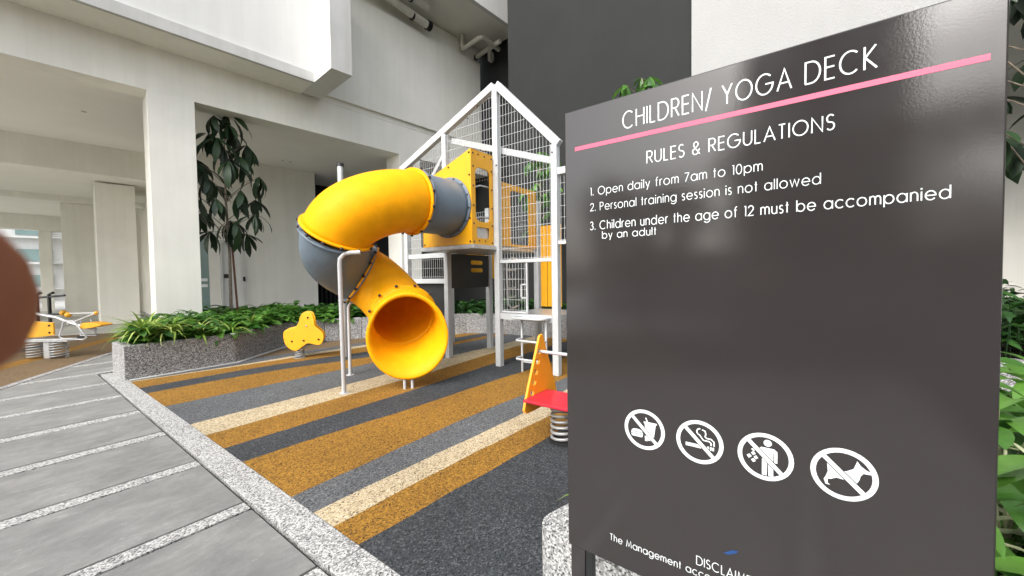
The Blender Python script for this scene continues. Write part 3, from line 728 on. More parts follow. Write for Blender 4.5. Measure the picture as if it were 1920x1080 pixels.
# upper deck box carrying the slide mouth
def rounded_rect(x0, x1, y0, y1, r, n=5):
    out = []
    for cx, cy, a0 in ((x1-r, y1-r, 0), (x0+r, y1-r, 90), (x0+r, y0+r, 180), (x1-r, y0+r, 270)):
        out += [(cx+r*math.cos(R(a0+90*i/n)), cy+r*math.sin(R(a0+90*i/n))) for i in range(n+1)]
    return out
def plate_hole(outer, holes, o, ax, ay, an, t, name, mat, parent, bevel=.004):
    bm = bmesh.new(); o, ax, ay, an = map(Vector, (o, ax, ay, an)); edges = []
    for loop in [outer]+holes:
        vs = [bm.verts.new(o+ax*p[0]+ay*p[1]) for p in loop]
        edges += [bm.edges.new((vs[i], vs[(i+1) % len(vs)])) for i in range(len(vs))]
    r = bmesh.ops.triangle_fill(bm, use_beauty=True, use_dissolve=False, edges=edges)
    bmesh.ops.recalc_face_normals(bm, faces=bm.faces)
    e = bmesh.ops.extrude_face_region(bm, geom=list(bm.faces))
    bmesh.ops.translate(bm, vec=an*t, verts=[v for v in e['geom'] if isinstance(v, bmesh.types.BMVert)])
    bmesh.ops.recalc_face_normals(bm, faces=bm.faces)
    me = bpy.data.meshes.new(name); bm.to_mesh(me); bm.free(); me.materials.append(MT[mat])
    ob = bpy.data.objects.new(name, me); COL.objects.link(ob); ob.parent = parent
    if bevel:
        m = ob.modifiers.new('bevel', 'BEVEL'); m.width = bevel; m.segments = 2; m.limit_method = 'ANGLE'
    return ob
def circle(cx, cy, r, n=28): return [(cx+r*math.cos(2*math.pi*i/n), cy+r*math.sin(2*math.pi*i/n)) for i in range(n)]
XB0 = 4.43
plate_hole([(4.07, 2.0), (5.19, 2.0), (5.19, 3.08), (4.07, 3.46)], [circle(4.55, 2.6, .40)], (XB0, 0, 0), (0, 1, 0), (0, 0, 1), (1, 0, 0), .02, 'slide_panel', 'yellow_sheet', pt)
MB().plate([(4.07, 3.0), (4.07, 3.465), (5.19, 3.085), (5.19, 3.06)], (XB0+.02, 0, 0), (0, 1, 0), (0, 0, 1), (1, 0, 0), .0).v if False else None
roofp = MB().add([(XB0+.02, 4.07, 3.445), (PX-.06, 4.07, 3.445), (PX-.06, 5.19, 3.065), (XB0+.02, 5.19, 3.065), (XB0+.02, 4.07, 3.46), (PX-.06, 4.07, 3.46), (PX-.06, 5.19, 3.08), (XB0+.02, 5.19, 3.08)],
   [(0, 3, 2, 1), (4, 5, 6, 7), (0, 1, 5, 4), (1, 2, 6, 5), (2, 3, 7, 6), (3, 0, 4, 7)]).build('box_roof', 'shaded_yellow_sheet', pt)
plate_hole([(XB0+.022, 2.0), (PX-.06, 2.0), (PX-.06, 3.44), (XB0+.022, 3.44)], [rounded_rect(XB0+.10, PX-.14, 2.36, 3.20, .1), rounded_rect(XB0+.12, PX-.16, 2.10, 2.27, .04)], (0, 4.07, 0), (1, 0, 0), (0, 0, 1), (0, 1, 0), .018, 'window_panel', 'shaded_yellow_sheet', pt)
MB().box(XB0+.1, PX-.14, 4.10, 4.11, 2.05, 2.3).build('grille', 'galv', pt)
plate_hole([(XB0+.022, 2.0), (PX-.06, 2.0), (PX-.06, 3.05), (XB0+.022, 3.05)], [rounded_rect(XB0+.10, PX-.14, 2.3, 2.9, .08)], (0, 5.17, 0), (1, 0, 0), (0, 0, 1), (0, 1, 0), .018, 'window_panel', 'shaded_yellow_sheet', pt)
MB().box(XB0-.02, PX+1.1, 4.02, 5.24, 1.93, 1.995).build('deck', 'galv', pt, bevel=.006)
hr = MB()
for z in (2.95, 2.45): hr.tube([(PX-.02, 4.12, z), (PX-.3, 4.14, z), (PX-.45, 4.2, z-.05), (PX-.48, 4.24, z-.25)], .014, 8)
hr.build('hand_rail', 'galv', pt)
# charcoal play panel with two slots
plate_hole([(PX+.06, 1.28), (P2-.06, 1.28), (P2-.06, 1.92), (PX+.06, 1.92)], [rounded_rect(5.62, 5.98, 1.73, 1.81, .038), rounded_rect(5.62, 5.98, 1.58, 1.66, .038)], (0, 5.2, 0), (1, 0, 0), (0, 0, 1), (0, 1, 0), .02, 'play_panel', 'panel_dark', pt)
MB().box(5.85, 6.75, 5.5, 5.52, 1.45, 2.0).build('play_panel', 'yellow_sheet', pt)
MB().box(PX+.07, PX+.09, 5.3, 6.3, .35, 1.37).build('play_panel', 'panel_dark', pt)
# arch panel in shaded yellow between upper decks
plate_hole([(PX+.07, 2.0), (P2-.07, 2.0), (P2-.07, 3.06), (PX+.07, 3.06)], [rounded_rect(PX+.32, P2-.3, 2.04, 2.96, .06)], (0, 4.0, 0), (1, 0, 0), (0, 0, 1), (0, 1, 0), .02, 'arch_panel', 'shaded_yellow_sheet', pt)
# yellow slatted panels at the back
for i in range(3):
    y = 3.50+i*.15
    MB().box(P2-.03, P2-.005, y, y+.135, .92, 2.42).build('slat', 'shaded_yellow_sheet', pt)
MB().box(P2-.005, P2+.012, 2.3, 2.9, 1.98, 2.25).build('play_panel', 'yellow_sheet', pt)
MB().box(P2-.0, P2+.02, 1.86, 2.87, .8, 1.95).build('play_panel', 'panel_dark', pt)
tg = MB(); tg.tube([(P2-.06, 2.5, .95), (P2-.06, 2.5, 1.35)], .05, 10); tg.ball((P2-.06, 2.5, 1.6), .06)
tg.build('play_drum', 'yellow_sheet', pt)
MB().tube([(5.66, 4.12, .95), (5.5, 4.12, .92), (5.38, 4.12, 1.0), (5.36, 4.12, 1.75), (5.5, 4.12, 1.82), (5.66, 4.12, 1.80)], .018, 8).build('hand_rail', 'galv', pt)
for k in range(4):
    MB().tube([(5.38, 4.12, 1.12+k*.16), (5.62, 4.12, 1.12+k*.16), (5.66, 4.16, 1.14+k*.16)], .013, 6).build('climbing_rung', 'galv', pt)
# bolts
BOLT = MB().tube([(0, 0, 0), (0, 0, .010), (0, 0, .016)], [.016, .016, .009], 8).build('bolt', 'bolt', pt)
BOLT.location = (XB0, 4.10, 3.40); BOLT.rotation_euler = (0, R(-90), 0)
def bolt(parent, loc, nrm, s=1.0):
    q = Vector(nrm).to_track_quat('Z', 'Y').to_matrix().to_4x4()
    return copy_obj(BOLT, parent, Matrix.Translation(loc) @ q @ Matrix.Scale(s, 4))
for y, z in ((4.10, 3.06), (4.10, 2.72), (4.10, 2.04), (4.55, 3.25), (4.95, 3.12), (5.15, 2.04), (4.10, 2.4)): bolt(pt, (XB0, y, z), (-1, 0, 0))
for x in (XB0+.05, PX-.10):
    for z in (2.04, 2.32, 2.6, 2.9, 3.2, 3.4): bolt(pt, (x, 4.07, z), (0, -1, 0), .9)
for x in (4.6, 4.75): bolt(pt, (x, 4.07, 2.06), (0, -1, 0), .8); bolt(pt, (x, 4.07, 3.4), (0, -1, 0), .8)
for y in (3.9, 3.05): bolt(pt, (PX-h_, y+.1 if y > 3.5 else y-.1, 3.3), (-1, 0, 0), .8)
for z in (4.2, 4.35): bolt(pt, (PX-.06, 4.6-(z-4.2)*1.5, z), (-1, 0, 0), .8)

# ================================================================== SLIDE
sl = empty('spiral_tube_slide', (0, 0, 0), label='yellow and slate-grey spiral tube slide with flared open exit', cat='slide')
TR = .435
def herm(p0, t0, p1, t1, n):
    p0, t0, p1, t1 = map(Vector, (p0, t0, p1, t1)); out = []
    for i in range(n+1):
        s = i/n; out.append((2*s**3-3*s*s+1)*p0+(s**3-2*s*s+s)*t0+(-2*s**3+3*s*s)*p1+(s**3-s*s)*t1)
    return out
N0, N1 = (XB0, 4.55, 2.60), (3.68, 4.53, 2.59)
N2, T2 = (2.74, 4.90, 2.10), Vector((.02, .56, -.83)).normalized()
N3, T3 = (3.36, 5.38, 1.56), Vector((.80, -.35, -.48)).normalized()
N4, T4 = (3.50, 4.55, .93), Vector((-.42, -.86, -.28)).normalized()
N5, T5 = (3.27, 4.17, .70), Vector((-.60, -.78, -.18)).normalized()
seg = [('entry_tube', 'slide_grey', herm(N0, (-.8, 0, 0), N1, (-.8, 0, 0), 8)),
       ('upper_bend', 'yellow', herm(N1, (-1.25, 0, -.05), N2, T2*1.0, 20)),
       ('lower_bend', 'slide_grey', herm(N2, T2*.95, N3, T3*1.25, 18)),
       ('exit_bend', 'yellow', herm(N3, T3*1.15, N4, T4*1.3, 18))]
def ring(p, t, r0, r1, w, nm, mat, parent, n=40):
    p = Vector(p); t = Vector(t).normalized()
    return MB().tube([p-t*w, p-t*w*.98, p-t*w*.6, p+t*w*.6, p+t*w*.98, p+t*w], [r0*.97, r1*.985, r1, r1, r1*.985, r0*.97], n, caps=False).build(nm, mat, parent)
for nm, mt, pts in seg:
    mb = MB(); mb.tube(pts, TR, 48, caps=False); o = mb.build(nm, mt, sl)
    so = o.modifiers.new('wall', 'SOLIDIFY'); so.thickness = .012; so.offset = -1
    for e, sg in ((0, 1), (-1, -1)):
        p = pts[e]; q = pts[1] if e == 0 else pts[-2]; t = (q-p).normalized()
        if nm == 'entry_tube' and e == -1: pass
        ring(p+t*.0152, t, TR, TR+.045, .0148, 'flange', mt, o)
# joint bolts
def ring_bolts(p, t, r, n, ph=0, side=1):
    p = Vector(p); t = Vector(t).normalized(); x = t.cross(Vector((0, 0, 1))).normalized(); y = t.cross(x)
    for i in range(n):
        a = 2*math.pi*i/n+ph; d = x*math.cos(a)+y*math.sin(a)
        bolt(sl, p+d*(r+.001)+t*.016*side, d, 1.35)
ring_bolts(N1, (-1, 0, 0), TR+.045, 14, .2); ring_bolts(N2, T2, TR+.045, 14, .1, -1)
ring_bolts(N3, T3, TR+.045, 14, .1, -1); ring_bolts(N4, T4, TR+.045, 12, .26)
for i in range(14):
    a = 2*math.pi*i/14+.1; bolt(sl, (XB0-.031, 4.55+math.cos(a)*(TR+.024), 2.6+math.sin(a)*(TR+.024)), (-1, 0, 0), .8)
# exit hood: oval flared mouth
def mouth():
    mb = MB(); n = 56; rows_ = []
    p4, p5 = Vector(N4), Vector(N5); ax = Vector((-.62, -.76, -.20)).normalized()
    tilt = Vector((-.66, -.74, -.02)).normalized()
    prof = [(0.0, TR+.045, 0), (.02, TR+.045, 0), (.06, TR+.005, 0), (.22, TR+.02, .02), (.36, TR+.045, .05), (.42, TR+.075, .07), (.445, TR+.10, .08), (.46, TR+.095, .08), (.462, TR+.07, .08), (.44, TR+.045, .07), (.36, TR+.02, .05), (.2, TR-.01, .02), (0.0, TR-.012, 0)]
    for s, r, ov in prof:
        t = T4.lerp(tilt, min(1, s/.3)).normalized(); x = t.cross(Vector((0, 0, 1))).normalized(); y = x.cross(t)
        c = p4.lerp(p4+(p5-p4)*1.0, 0)+ (p5-p4).normalized()*s + Vector((0, 0, -.0))
        for k in range(n):
            a = 2*math.pi*k/n; ca, sa = math.cos(a), math.sin(a)
            rx = r*(1+(-.05 if sa > 0 else .03)*ov/.08*abs(sa)); ry = r*(1+ov*(1.0 if sa > 0 else 1.4))
            rows_.append(c+x*ca*rx+y*sa*ry)
    m = len(prof); fs = []
    for i in range(m-1):
        for k in range(n): fs.append((i*n+k, (i+1)*n+k, (i+1)*n+(k+1) % n, i*n+(k+1) % n))
    mb.add(rows_, fs, True); o = mb.build('exit_mouth', 'yellow', sl)
    # raised emblem block on the hood
    return o
mo = mouth()
p4 = Vector(N4)
def supp(pts, r=.027):
    return MB().tube(pts, r, 12).build('support_pole', 'pole_white', sl)
supp([(2.70, 4.78, 0), (2.585, 4.60, 1.66), (2.585, 4.59, 1.74), (2.62, 4.55, 1.80), (2.67, 4.50, 1.815), (2.76, 4.42, 1.82)])
supp([(3.27, 5.60, 0), (3.27, 5.60, 1.05), (3.29, 5.58, 1.11), (3.36, 5.5, 1.15)], .024)
for dx in (-.05, .05): supp([(3.31+dx*.8, 4.24-dx*.6, 0), (3.31+dx*.8, 4.24-dx*.6, .13)], .02)
for (x, y) in ((2.70, 4.78), (3.27, 5.60)):
    MB().tube([(x, y, 0), (x, y, .006)], .06, 16).build('base_plate', 'pole_white', sl)
hd = (Vector(N5)-p4).normalized(); hx = hd.cross(Vector((0, 0, 1))).normalized(); hy = hx.cross(hd)
def on_hood(a, s_): return p4+hd*s_+hx*a+hy*(math.sqrt((TR+.015)**2-a*a)+.014)
for a in (-.11, -.055, .0, .055, .11):
    MB().bar(on_hood(a, .06), on_hood(a, .17), .022, .02, up=hy).build('raised_mark', 'yellow', mo, bevel=.004)
MB().bar(on_hood(-.055, .165)-hy*.002, on_hood(.055, .165)-hy*.002, .02, .018, up=hy).build('raised_mark', 'yellow', mo, bevel=.004)

# pole with black cap behind the slide
cp = empty('capped_pole', (4.0, 7.0, 0), label='grey steel pole with a black cap rising behind the yellow slide bend', cat='pole')
MB().tube([(0, 0, 0), (0, 0, 3.60)], .057, 14).build('shaft', 'galv', cp); MB().tube([(0, 0, 3.60), (0, 0, 3.66)], .065, 14).build('cap', 'black', cp)

# ================================================================== SPRING TOYS
def coil(c, r, h, turns, wire, n=10):
    pts = [(c[0]+r*math.cos(2*math.pi*turns*i/(turns*16)), c[1]+r*math.sin(2*math.pi*turns*i/(turns*16)), c[2]+h*i/(turns*16)) for i in range(int(turns*16)+1)]
    return MB().tube(pts, wire, n)
def catmull(pts, n=6):
    out = []; m = len(pts)
    for i in range(m):
        p0, p1, p2, p3 = pts[i-1], pts[i], pts[(i+1) % m], pts[(i+2) % m]
        for k in range(n):
            t = k/n; out.append(tuple(.5*((2*p1[j])+(-p0[j]+p2[j])*t+(2*p0[j]-5*p1[j]+4*p2[j]-p3[j])*t*t+(-p0[j]+3*p1[j]-3*p2[j]+p3[j])*t**3) for j in (0, 1)))
    return out
ry = empty('yellow_spring_rider', (3.46, 7.66, 0), R(-53), label='small yellow clover-shaped spring rider in front of the planter', cat='spring rider')
PXS = [(543, 632), (544, 621), (553, 616), (565, 613), (572, 606), (576, 594), (583, 587), (596, 588), (601, 598), (603, 611), (610, 617), (618, 625), (618, 637), (611, 645), (599, 644), (589, 642), (578, 648), (566, 655), (553, 651), (546, 643)]
out = catmull([((x-567)*.0099, .15+(655-y)*.0106) for x, y in PXS], 4)
for s in (-1, 1):
    sp = MB().plate(out, (-.035*(s+1), s*.10-.012, 0), (1, 0, 0), (0, 0, 1), (0, 1, 0), .024).build('side_panel', 'yellow_sheet', ry, bevel=.006)
    for (a, c) in ((.42, .36), (-.08, .33), (.14, .34), (.23, .77)):
        bolt(sp, (a-.035*(s+1), s*.10-.013, c), (0, -1, 0), 1.1)
MB().box(.0, .34, -.085, .085, .36, .385).build('seat', 'yellow_sheet', ry, bevel=.006)
MB().box(-.1, .1, -.086, .086, .165, .18).build('bracket', 'galv', ry)
MB().tube([(.2, -.13, .62), (.2, .13, .62)], .014, 8).build('handle', 'galv', ry)
coil((0, 0, .012), .075, .155, 4, .0105).build('spring', 'coil', ry)
MB().tube([(0, 0, 0), (0, 0, .01)], .11, 18).build('base_plate', 'galv', ry)

rr_ = empty('red_spring_seesaw', (3.06, 1.73, 0), label='spring seesaw with tall orange end panel and red seat, cut off by the sign', cat='spring rider')
# orange end panel standing across Y; holes along one edge
def seesaw_panel(y, flip):
    o2 = catmull([(-.20, .27), (-.205, .33), (.015, .85), (.045, .915), (.085, .93), (.12, .88), (.335, .37), (.345, .28), (.30, .245), (-.15, .24)], 5)
    hs = [catmull([(-.095+i*.034-.026, .41+i*.092-.018), (-.095+i*.034+.022, .41+i*.092-.028), (-.095+i*.034+.034, .41+i*.092+.012), (-.095+i*.034-.014, .41+i*.092+.028)], 3) for i in range(5)]
    return plate_hole(o2, hs, (0, y, 0), (1, 0, 0), (0, 0, 1), (0, 1, 0), .024, 'end_panel', 'orange_sheet', rr_, .007)
seesaw_panel(.27, 1)
seesaw_panel(-.50, 1)
MB().box(-.25, .16, -.46, .266, .365, .388).build('seat', 'red', rr_, bevel=.005)
MB().tube([(.07, .28, .77), (.07, -.48, .77)], .016, 10).build('cross_bar', 'white_paint', rr_)
coil((0, 0, .014), .105, .335, 6.5, .0135).build('spring', 'coil', rr_)
MB().tube([(0, 0, .345), (0, 0, .358)], .12, 18).build('spring_plate', 'galv', rr_)
MB().tube([(0, 0, 0), (0, 0, .012)], .14, 20).build('base_plate', 'panel_dark', rr_)

# ================================================================== FITNESS AREA TOYS
fr = empty('grey_rocker', (.62, 11.94, 0), R(-53.2), label='grey framed rocker on double springs with yellow panel, left edge beside the fingertip', cat='rocker')
for x in (-.24, .2):
    coil((x, 0, .01), .13, .30, 6, .012, 6).build('spring', 'coil', fr)
MB().box(-.55, .48, -.09, .09, .33, .39).build('plank', 'galv', fr, bevel=.006)
MB().box(-.06, .06, -.04, .04, 0, .33).build('centre_stand', 'galv', fr, bevel=.004)
MB().plate(catmull([(-.7, .42), (.18, .46), (.25, .5), (.25, .68), (.18, .72), (-.7, .75)], 4), (0, -.12, 0), (1, 0, 0), (0, 0, 1), (0, 1, 0), .03).build('side_panel', 'shaded_yellow_sheet', fr, bevel=.006)
for z in (.52, .66): bolt(fr, (.18, -.12, z), (0, -1, 0), 1.2)
MB().tube([(-.8, 0, .92), (-.3, 0, .90), (.2, 0, .80), (.55, 0, .66), (.95, 0, .56)], .032, 10).build('frame_tube', 'galv', fr)
MB().plate(catmull([(.78, .60), (.9, .59), (1.08, .62), (1.18, .65), (1.05, .69), (.82, .70)], 4), (0, -.12, 0), (1, 0, 0), (0, 0, 1), (0, 1, 0), .24).build('seat', 'shaded_yellow_sheet', fr, bevel=.008)
MB().tube([(.50, -.15, .74), (.40, -.15, .45), (.46, -.15, .40), (.86, -.15, .38), (.93, -.15, .42), (.80, -.15, .60), (.68, -.15, .75), (.5, -.15, .74)], .014, 8).build('foot_loop', 'pole_white', fr)
MB().tube([(.5, .15, .74), (.48, .15, .42), (.8, .15, .42), (.7, .15, .74)], .014, 8).build('foot_loop', 'pole_white', fr)
MB().tube([(.40, 0, .66), (.95, 0, .87)], .018, 8).build('handle_stem', 'galv', fr)
MB().tube([(.38, 0, .88), (1.02, 0, .88)], .014, 8).build('handle_bar', 'pole_white', fr)
for c_, r_ in (((.98, 0, .88), .04), ((.42, 0, .85), .055)): MB().ball(c_, r_).build('grip', 'shaded_yellow_sheet', fr)

ex = empty('exercise_frame', (.95, 17.2, 0), R(-53), label='dark exercise frame with yellow grips behind the grey rocker', cat='exercise machine')
for x in (-.35, .0): MB().tube([(x, 0, 0), (x, 0, 1.15), (x+.12, 0, 1.2)], .04, 8).build('upright', 'panel_dark', ex)
MB().tube([(-.5, 0, 1.05), (.45, 0, 1.12)], .03, 8).build('cross_bar', 'panel_dark', ex)
MB().tube([(-.5, 0, .55), (.4, 0, .6)], .03, 8).build('cross_bar', 'panel_dark', ex)
for c_, r_ in (((-.5, 0, .9), .09), ((.38, 0, .62), .08)): MB().ball(c_, r_).build('grip', 'shaded_yellow_sheet', ex)
groundcover('far_left_shrubs', [(-6, 24), (-1.2, 24), (-1.2, 28), (-6, 28)], .0, 160, 'leaf_deep', 1.2, 2.6, [BROAD], (2.5, 4.5), seed=12, label='yellowish green shrubs beyond the far left opening', cat='plants')

# ================================================================== SIGN
sg = empty('rules_sign', (.93, -.12, 0), label='dark enamel rules sign with pink line, white lettering and four prohibition symbols', cat='sign')
SX = .93
def sp_(s, z, off=0.0): return (-off, .12-s, z)       # local: root at (0.93,-0.12); s measured along -Y
S0, S1, Z0, Z1 = -.513, .2475, .757, 1.932
MB().box(0, .032, -S1+.12, -S0+.12, Z0, Z1).build('panel', 'sign', sg, bevel=.003)
for s0 in (S0+.007, S1-.053):
    MB().box(.002, .042, .12-s0-.042, .12-s0, 0, Z0+.0).build('leg', 'sign', sg, bevel=.002)
    MB().box(.006, .03, .12-s0-.06, .12-s0-.043, 0, Z0).build('leg_flange', 'panel_dark', sg)
class Ink:
    def __init__(s): s.mb = MB(); s.k = 0
    def off(s): s.k += 1; return .0006+s.k*.000006
    def poly(s, pts):
        o = s.off(); n = len(pts); ar = sum(pts[i][0]*pts[(i+1) % n][1]-pts[(i+1) % n][0]*pts[i][1] for i in range(n))
        f = tuple(range(n)) if ar > 0 else tuple(range(n))[::-1]
        s.mb.add([sp_(p[0], p[1], o) for p in pts], [f])
    def stroke(s, pts, w, closed=False):
        o = s.off(); n = len(pts); L, Rr = [], []
        for i in range(n):
            p = Vector(pts[i]); a = Vector(pts[i-1]) if (i > 0 or closed) else None; b = Vector(pts[(i+1) % n]) if (i < n-1 or closed) else None
            if a is None: t = (b-p).normalized(); m = Vector((-t.y, t.x)); k = 1
            elif b is None: t = (p-a).normalized(); m = Vector((-t.y, t.x)); k = 1
            else:
                ta = (p-a).normalized(); tb = (b-p).normalized(); na = Vector((-ta.y, ta.x)); nb_ = Vector((-tb.y, tb.x))
                m = na+nb_
                if m.length < 1e-4: m = na
                m.normalize(); k = 1/max(.45, m.dot(na))
            L.append(p+m*w/2*k); Rr.append(p-m*w/2*k)
        vs = [sp_(p.x, p.y, o) for p in L+Rr]; e = n if closed else n-1
        s.mb.add(vs, [(n+i, n+(i+1) % n, (i+1) % n, i) for i in range(e)])
def arc(cx, cy, rx, ry, a0, a1, n=12): return [(cx+rx*math.cos(R(a0+(a1-a0)*i/n)), cy+ry*math.sin(R(a0+(a1-a0)*i/n))) for i in range(n+1)]
def circ(cx, cy, rx, ry, n=26): return ('c', arc(cx, cy, rx, ry, 0, 360-360/n, n-1))
X_ = .72
def Sg(h, w): return [arc(w*.5, h*.75, w*.46, h*.25, 35, 270, 12)+arc(w*.5, h*.255, w*.5, h*.255, 88, -145, 12)]
G = {
 'C': (.92, [arc(.5, .5, .5, .5, 48, 312, 24)]), 'H': (.64, [[(0, 0), (0, 1)], [(.64, 0), (.64, 1)], [(0, .54), (.64, .54)]]),
 'I': (.0, [[(0, 0), (0, 1)]]), 'L': (.4, [[(0, 1), (0, 0.0), (.4, 0)]]),
 'D': (.78, [[(0, 0), (0, 1), (.3, 1)]+arc(.3, .5, .48, .5, 88, -88, 16)+[(.3, 0), (0, 0)]]),
 'R': (.56, [[(0, 0), (0, 1), (.28, 1)]+arc(.28, .74, .26, .26, 85, -85, 10)+[(.28, .48), (0, .48)], [(.25, .48), (.56, 0)]]),
 'E': (.48, [[(.48, 1), (0, 1), (0, 0), (.48, 0)], [(0, .54), (.46, .54)]]), 'N': (.68, [[(0, 0), (0, 1), (.68, 0), (.68, 1)]]),
 '/': (.36, [[(0, -.12), (.36, 1.05)]]), 'Y': (.64, [[(0, 1), (.32, .48), (.32, 0)], [(.64, 1), (.32, .48)]]),
 'O': (1.0, [circ(.5, .5, .5, .5)]), 'G': (1.0, [arc(.5, .5, .5, .5, 45, 360, 26)+[(.56, .5)]]),
 'A': (.8, [[(0, 0), (.4, 1), (.8, 0)], [(.14, .34), (.66, .34)]]), 'K': (.56, [[(0, 0), (0, 1)], [(.52, 1), (.03, .52), (.58, 0)]]),
 'U': (.62, [[(0, 1), (0, .34)]+arc(.31, .32, .31, .32, 180, 360, 14)+[(.62, .34), (.62, 1)]]), 'S': (.48, Sg(1, .48)),
 'T': (.46, [[(0, 1), (.46, 1)], [(.23, 1), (.23, 0)]]), 'M': (.86, [[(0, 0), (.13, 1), (.43, .14), (.73, 1), (.86, 0)]]),
 'P': (.52, [[(0, 0), (0, 1), (.26, 1)]+arc(.26, .74, .26, .26, 85, -85, 10)+[(.26, .48), (0, .48)]]),
 '&': (.66, [[(.64, 0), (.15, .62)]+arc(.30, .79, .19, .19, 205, -60, 12)+[(.12, .40)]+arc(.26, .24, .25, .24, 140, 335, 12)+[(.62, .42)]]),
 'o': (.72, [circ(.36, .36, .36, .36)]), 'a': (.7, [circ(.35, .36, .35, .36), [(.7, 0), (.7, X_)]]), 'd': (.7, [circ(.35, .36, .35, .36), [(.7, 0), (.7, 1.04)]]),
 'b': (.7, [circ(.36, .36, .35, .36), [(0, 0), (0, 1.04)]]), 'p': (.7, [circ(.36, .36, .35, .36), [(0, -.28), (0, X_)]]),
 'g': (.7, [circ(.35, .36, .35, .36), [(.7, X_), (.7, .0)]+arc(.36, -.02, .34, .26, 0, -155, 10)]), 'e': (.7, [[(.02, .36), (.70, .36)]+arc(.36, .36, .35, .36, 3, 322, 22)]),
 'c': (.62, [arc(.36, .36, .36, .36, 45, 315, 18)]), 'n': (.48, [[(0, 0), (0, X_)], [(0, .44)]+arc(.24, .46, .24, .27, 165, 0, 8)+[(.48, 0)]]),
 'h': (.48, [[(0, 0), (0, 1.04)], [(0, .44)]+arc(.24, .46, .24, .27, 165, 0, 8)+[(.48, 0)]]),
 'm': (.82, [[(0, 0), (0, X_)], [(0, .44)]+arc(.205, .48, .205, .25, 165, 0, 8)+[(.41, 0)], [(.41, .44)]+arc(.615, .48, .205, .25, 165, 0, 8)+[(.82, 0)]]),
 'r': (.24, [[(0, 0), (0, X_)], [(0, .42)]+arc(.22, .48, .22, .25, 165, 75, 6)]), 's': (.32, Sg(.73, .32)), 't': (.26, [[(.13, 0), (.13, 1.0)], [(0, .7), (.26, .7)]]),
 'i': (.0, [[(0, 0), (0, X_)], ('d', (0, .95))]), 'l': (.0, [[(0, 0), (0, 1.04)]]), 'y': (.54, [[(0, X_), (.28, .06)], [(.54, X_), (.17, -.28)]]),
 'u': (.48, [[(0, X_), (0, .27)]+arc(.24, .25, .24, .25, 180, 345, 8), [(.48, 0), (.48, X_)]]), 'w': (.84, [[(0, X_), (.2, .03), (.42, X_), (.64, .03), (.84, X_)]]),
 'f': (.3, [[(.12, 0), (.12, .82)]+arc(.28, .84, .16, .19, 180, 75, 6), [(0, .7), (.28, .7)]]),
 '1': (.16, [[(0, .97), (.16, .97), (.16, 0)]]), '0': (.56, [circ(.28, .5, .28, .5)]), '7': (.5, [[(0, .98), (.5, .98), (.1, 0)]]),
 '2': (.52, [arc(.26, .72, .26, .27, 170, -38, 12)+[(.0, .03), (.54, .03)]]), '3': (.5, [arc(.24, .76, .21, .23, 155, -90, 12), arc(.24, .27, .26, .27, 90, -150, 12)]),
 '.': (.04, [('d', (.02, .05))]), ' ': (.24, [])}
def text(name, txt, s0, s1, z, cap, sw=.105):
    gap = .27; w = sum(G[c][0] for c in txt)+gap*(len(txt)-1); k = (s1-s0)/w; ink = Ink(); x = 0
    for c in txt:
        for st in G[c][1]:
            closed = isinstance(st, tuple) and st[0] == 'c'
            if isinstance(st, tuple) and st[0] == 'd':
                q = .06; cx, cy = st[1]; ink.poly([(s0+(x+cx-q)*k, z+(cy-q)*cap), (s0+(x+cx+q)*k, z+(cy-q)*cap), (s0+(x+cx+q)*k, z+(cy+q)*cap), (s0+(x+cx-q)*k, z+(cy+q)*cap)]); continue
            pts = st[1] if closed else st
            ink.stroke([(s0+(x+p[0])*k, z+p[1]*cap) for p in pts], cap*sw, closed)
        x += G[c][0]+gap
    return ink.mb.build(name, 'sign_ink', sg)
text('heading_text', 'CHILDREN/ YOGA DECK', -.352, .100, 1.8525, .0395, .072)
text('subheading_text', 'RULES & REGULATIONS', -.2945, .0445, 1.7595, .0275, .082)
text('rule_text', '1. Open daily from 7am to 10pm', -.439, -.066, 1.7035, .0195, .082)
text('rule_text', '2. Personal training session is not allowed', -.439, .0255, 1.6635, .0195, .082)
text('rule_text', '3. Children under the age of 12 must be accompanied', -.440, .190, 1.6155, .0205, .088)
text('rule_text', 'by an adult', -.407, -.274, 1.5912, .0175, .098)
text('disclaimer_heading', 'DISCLAIMER', -.1862, -.068, .8440, .0195, .09)
text('disclaimer_text', 'The Management accepts', -.391, -.128, .8180, .0165, .10)
pk = Ink(); pk.poly([(-.4823, 1.8250), (.2289, 1.8215), (.2289, 1.8315), (-.4823, 1.8355)]); pk.mb.build('pink_line', 'pink', sg)
bs_ = Ink(); bs_.poly([(-.133, .893), (-.124, .8925), (-.1085, .9015), (-.104, .9085), (-.116, .906)]); bs_.mb.build('blue_mark', 'blue', sg)

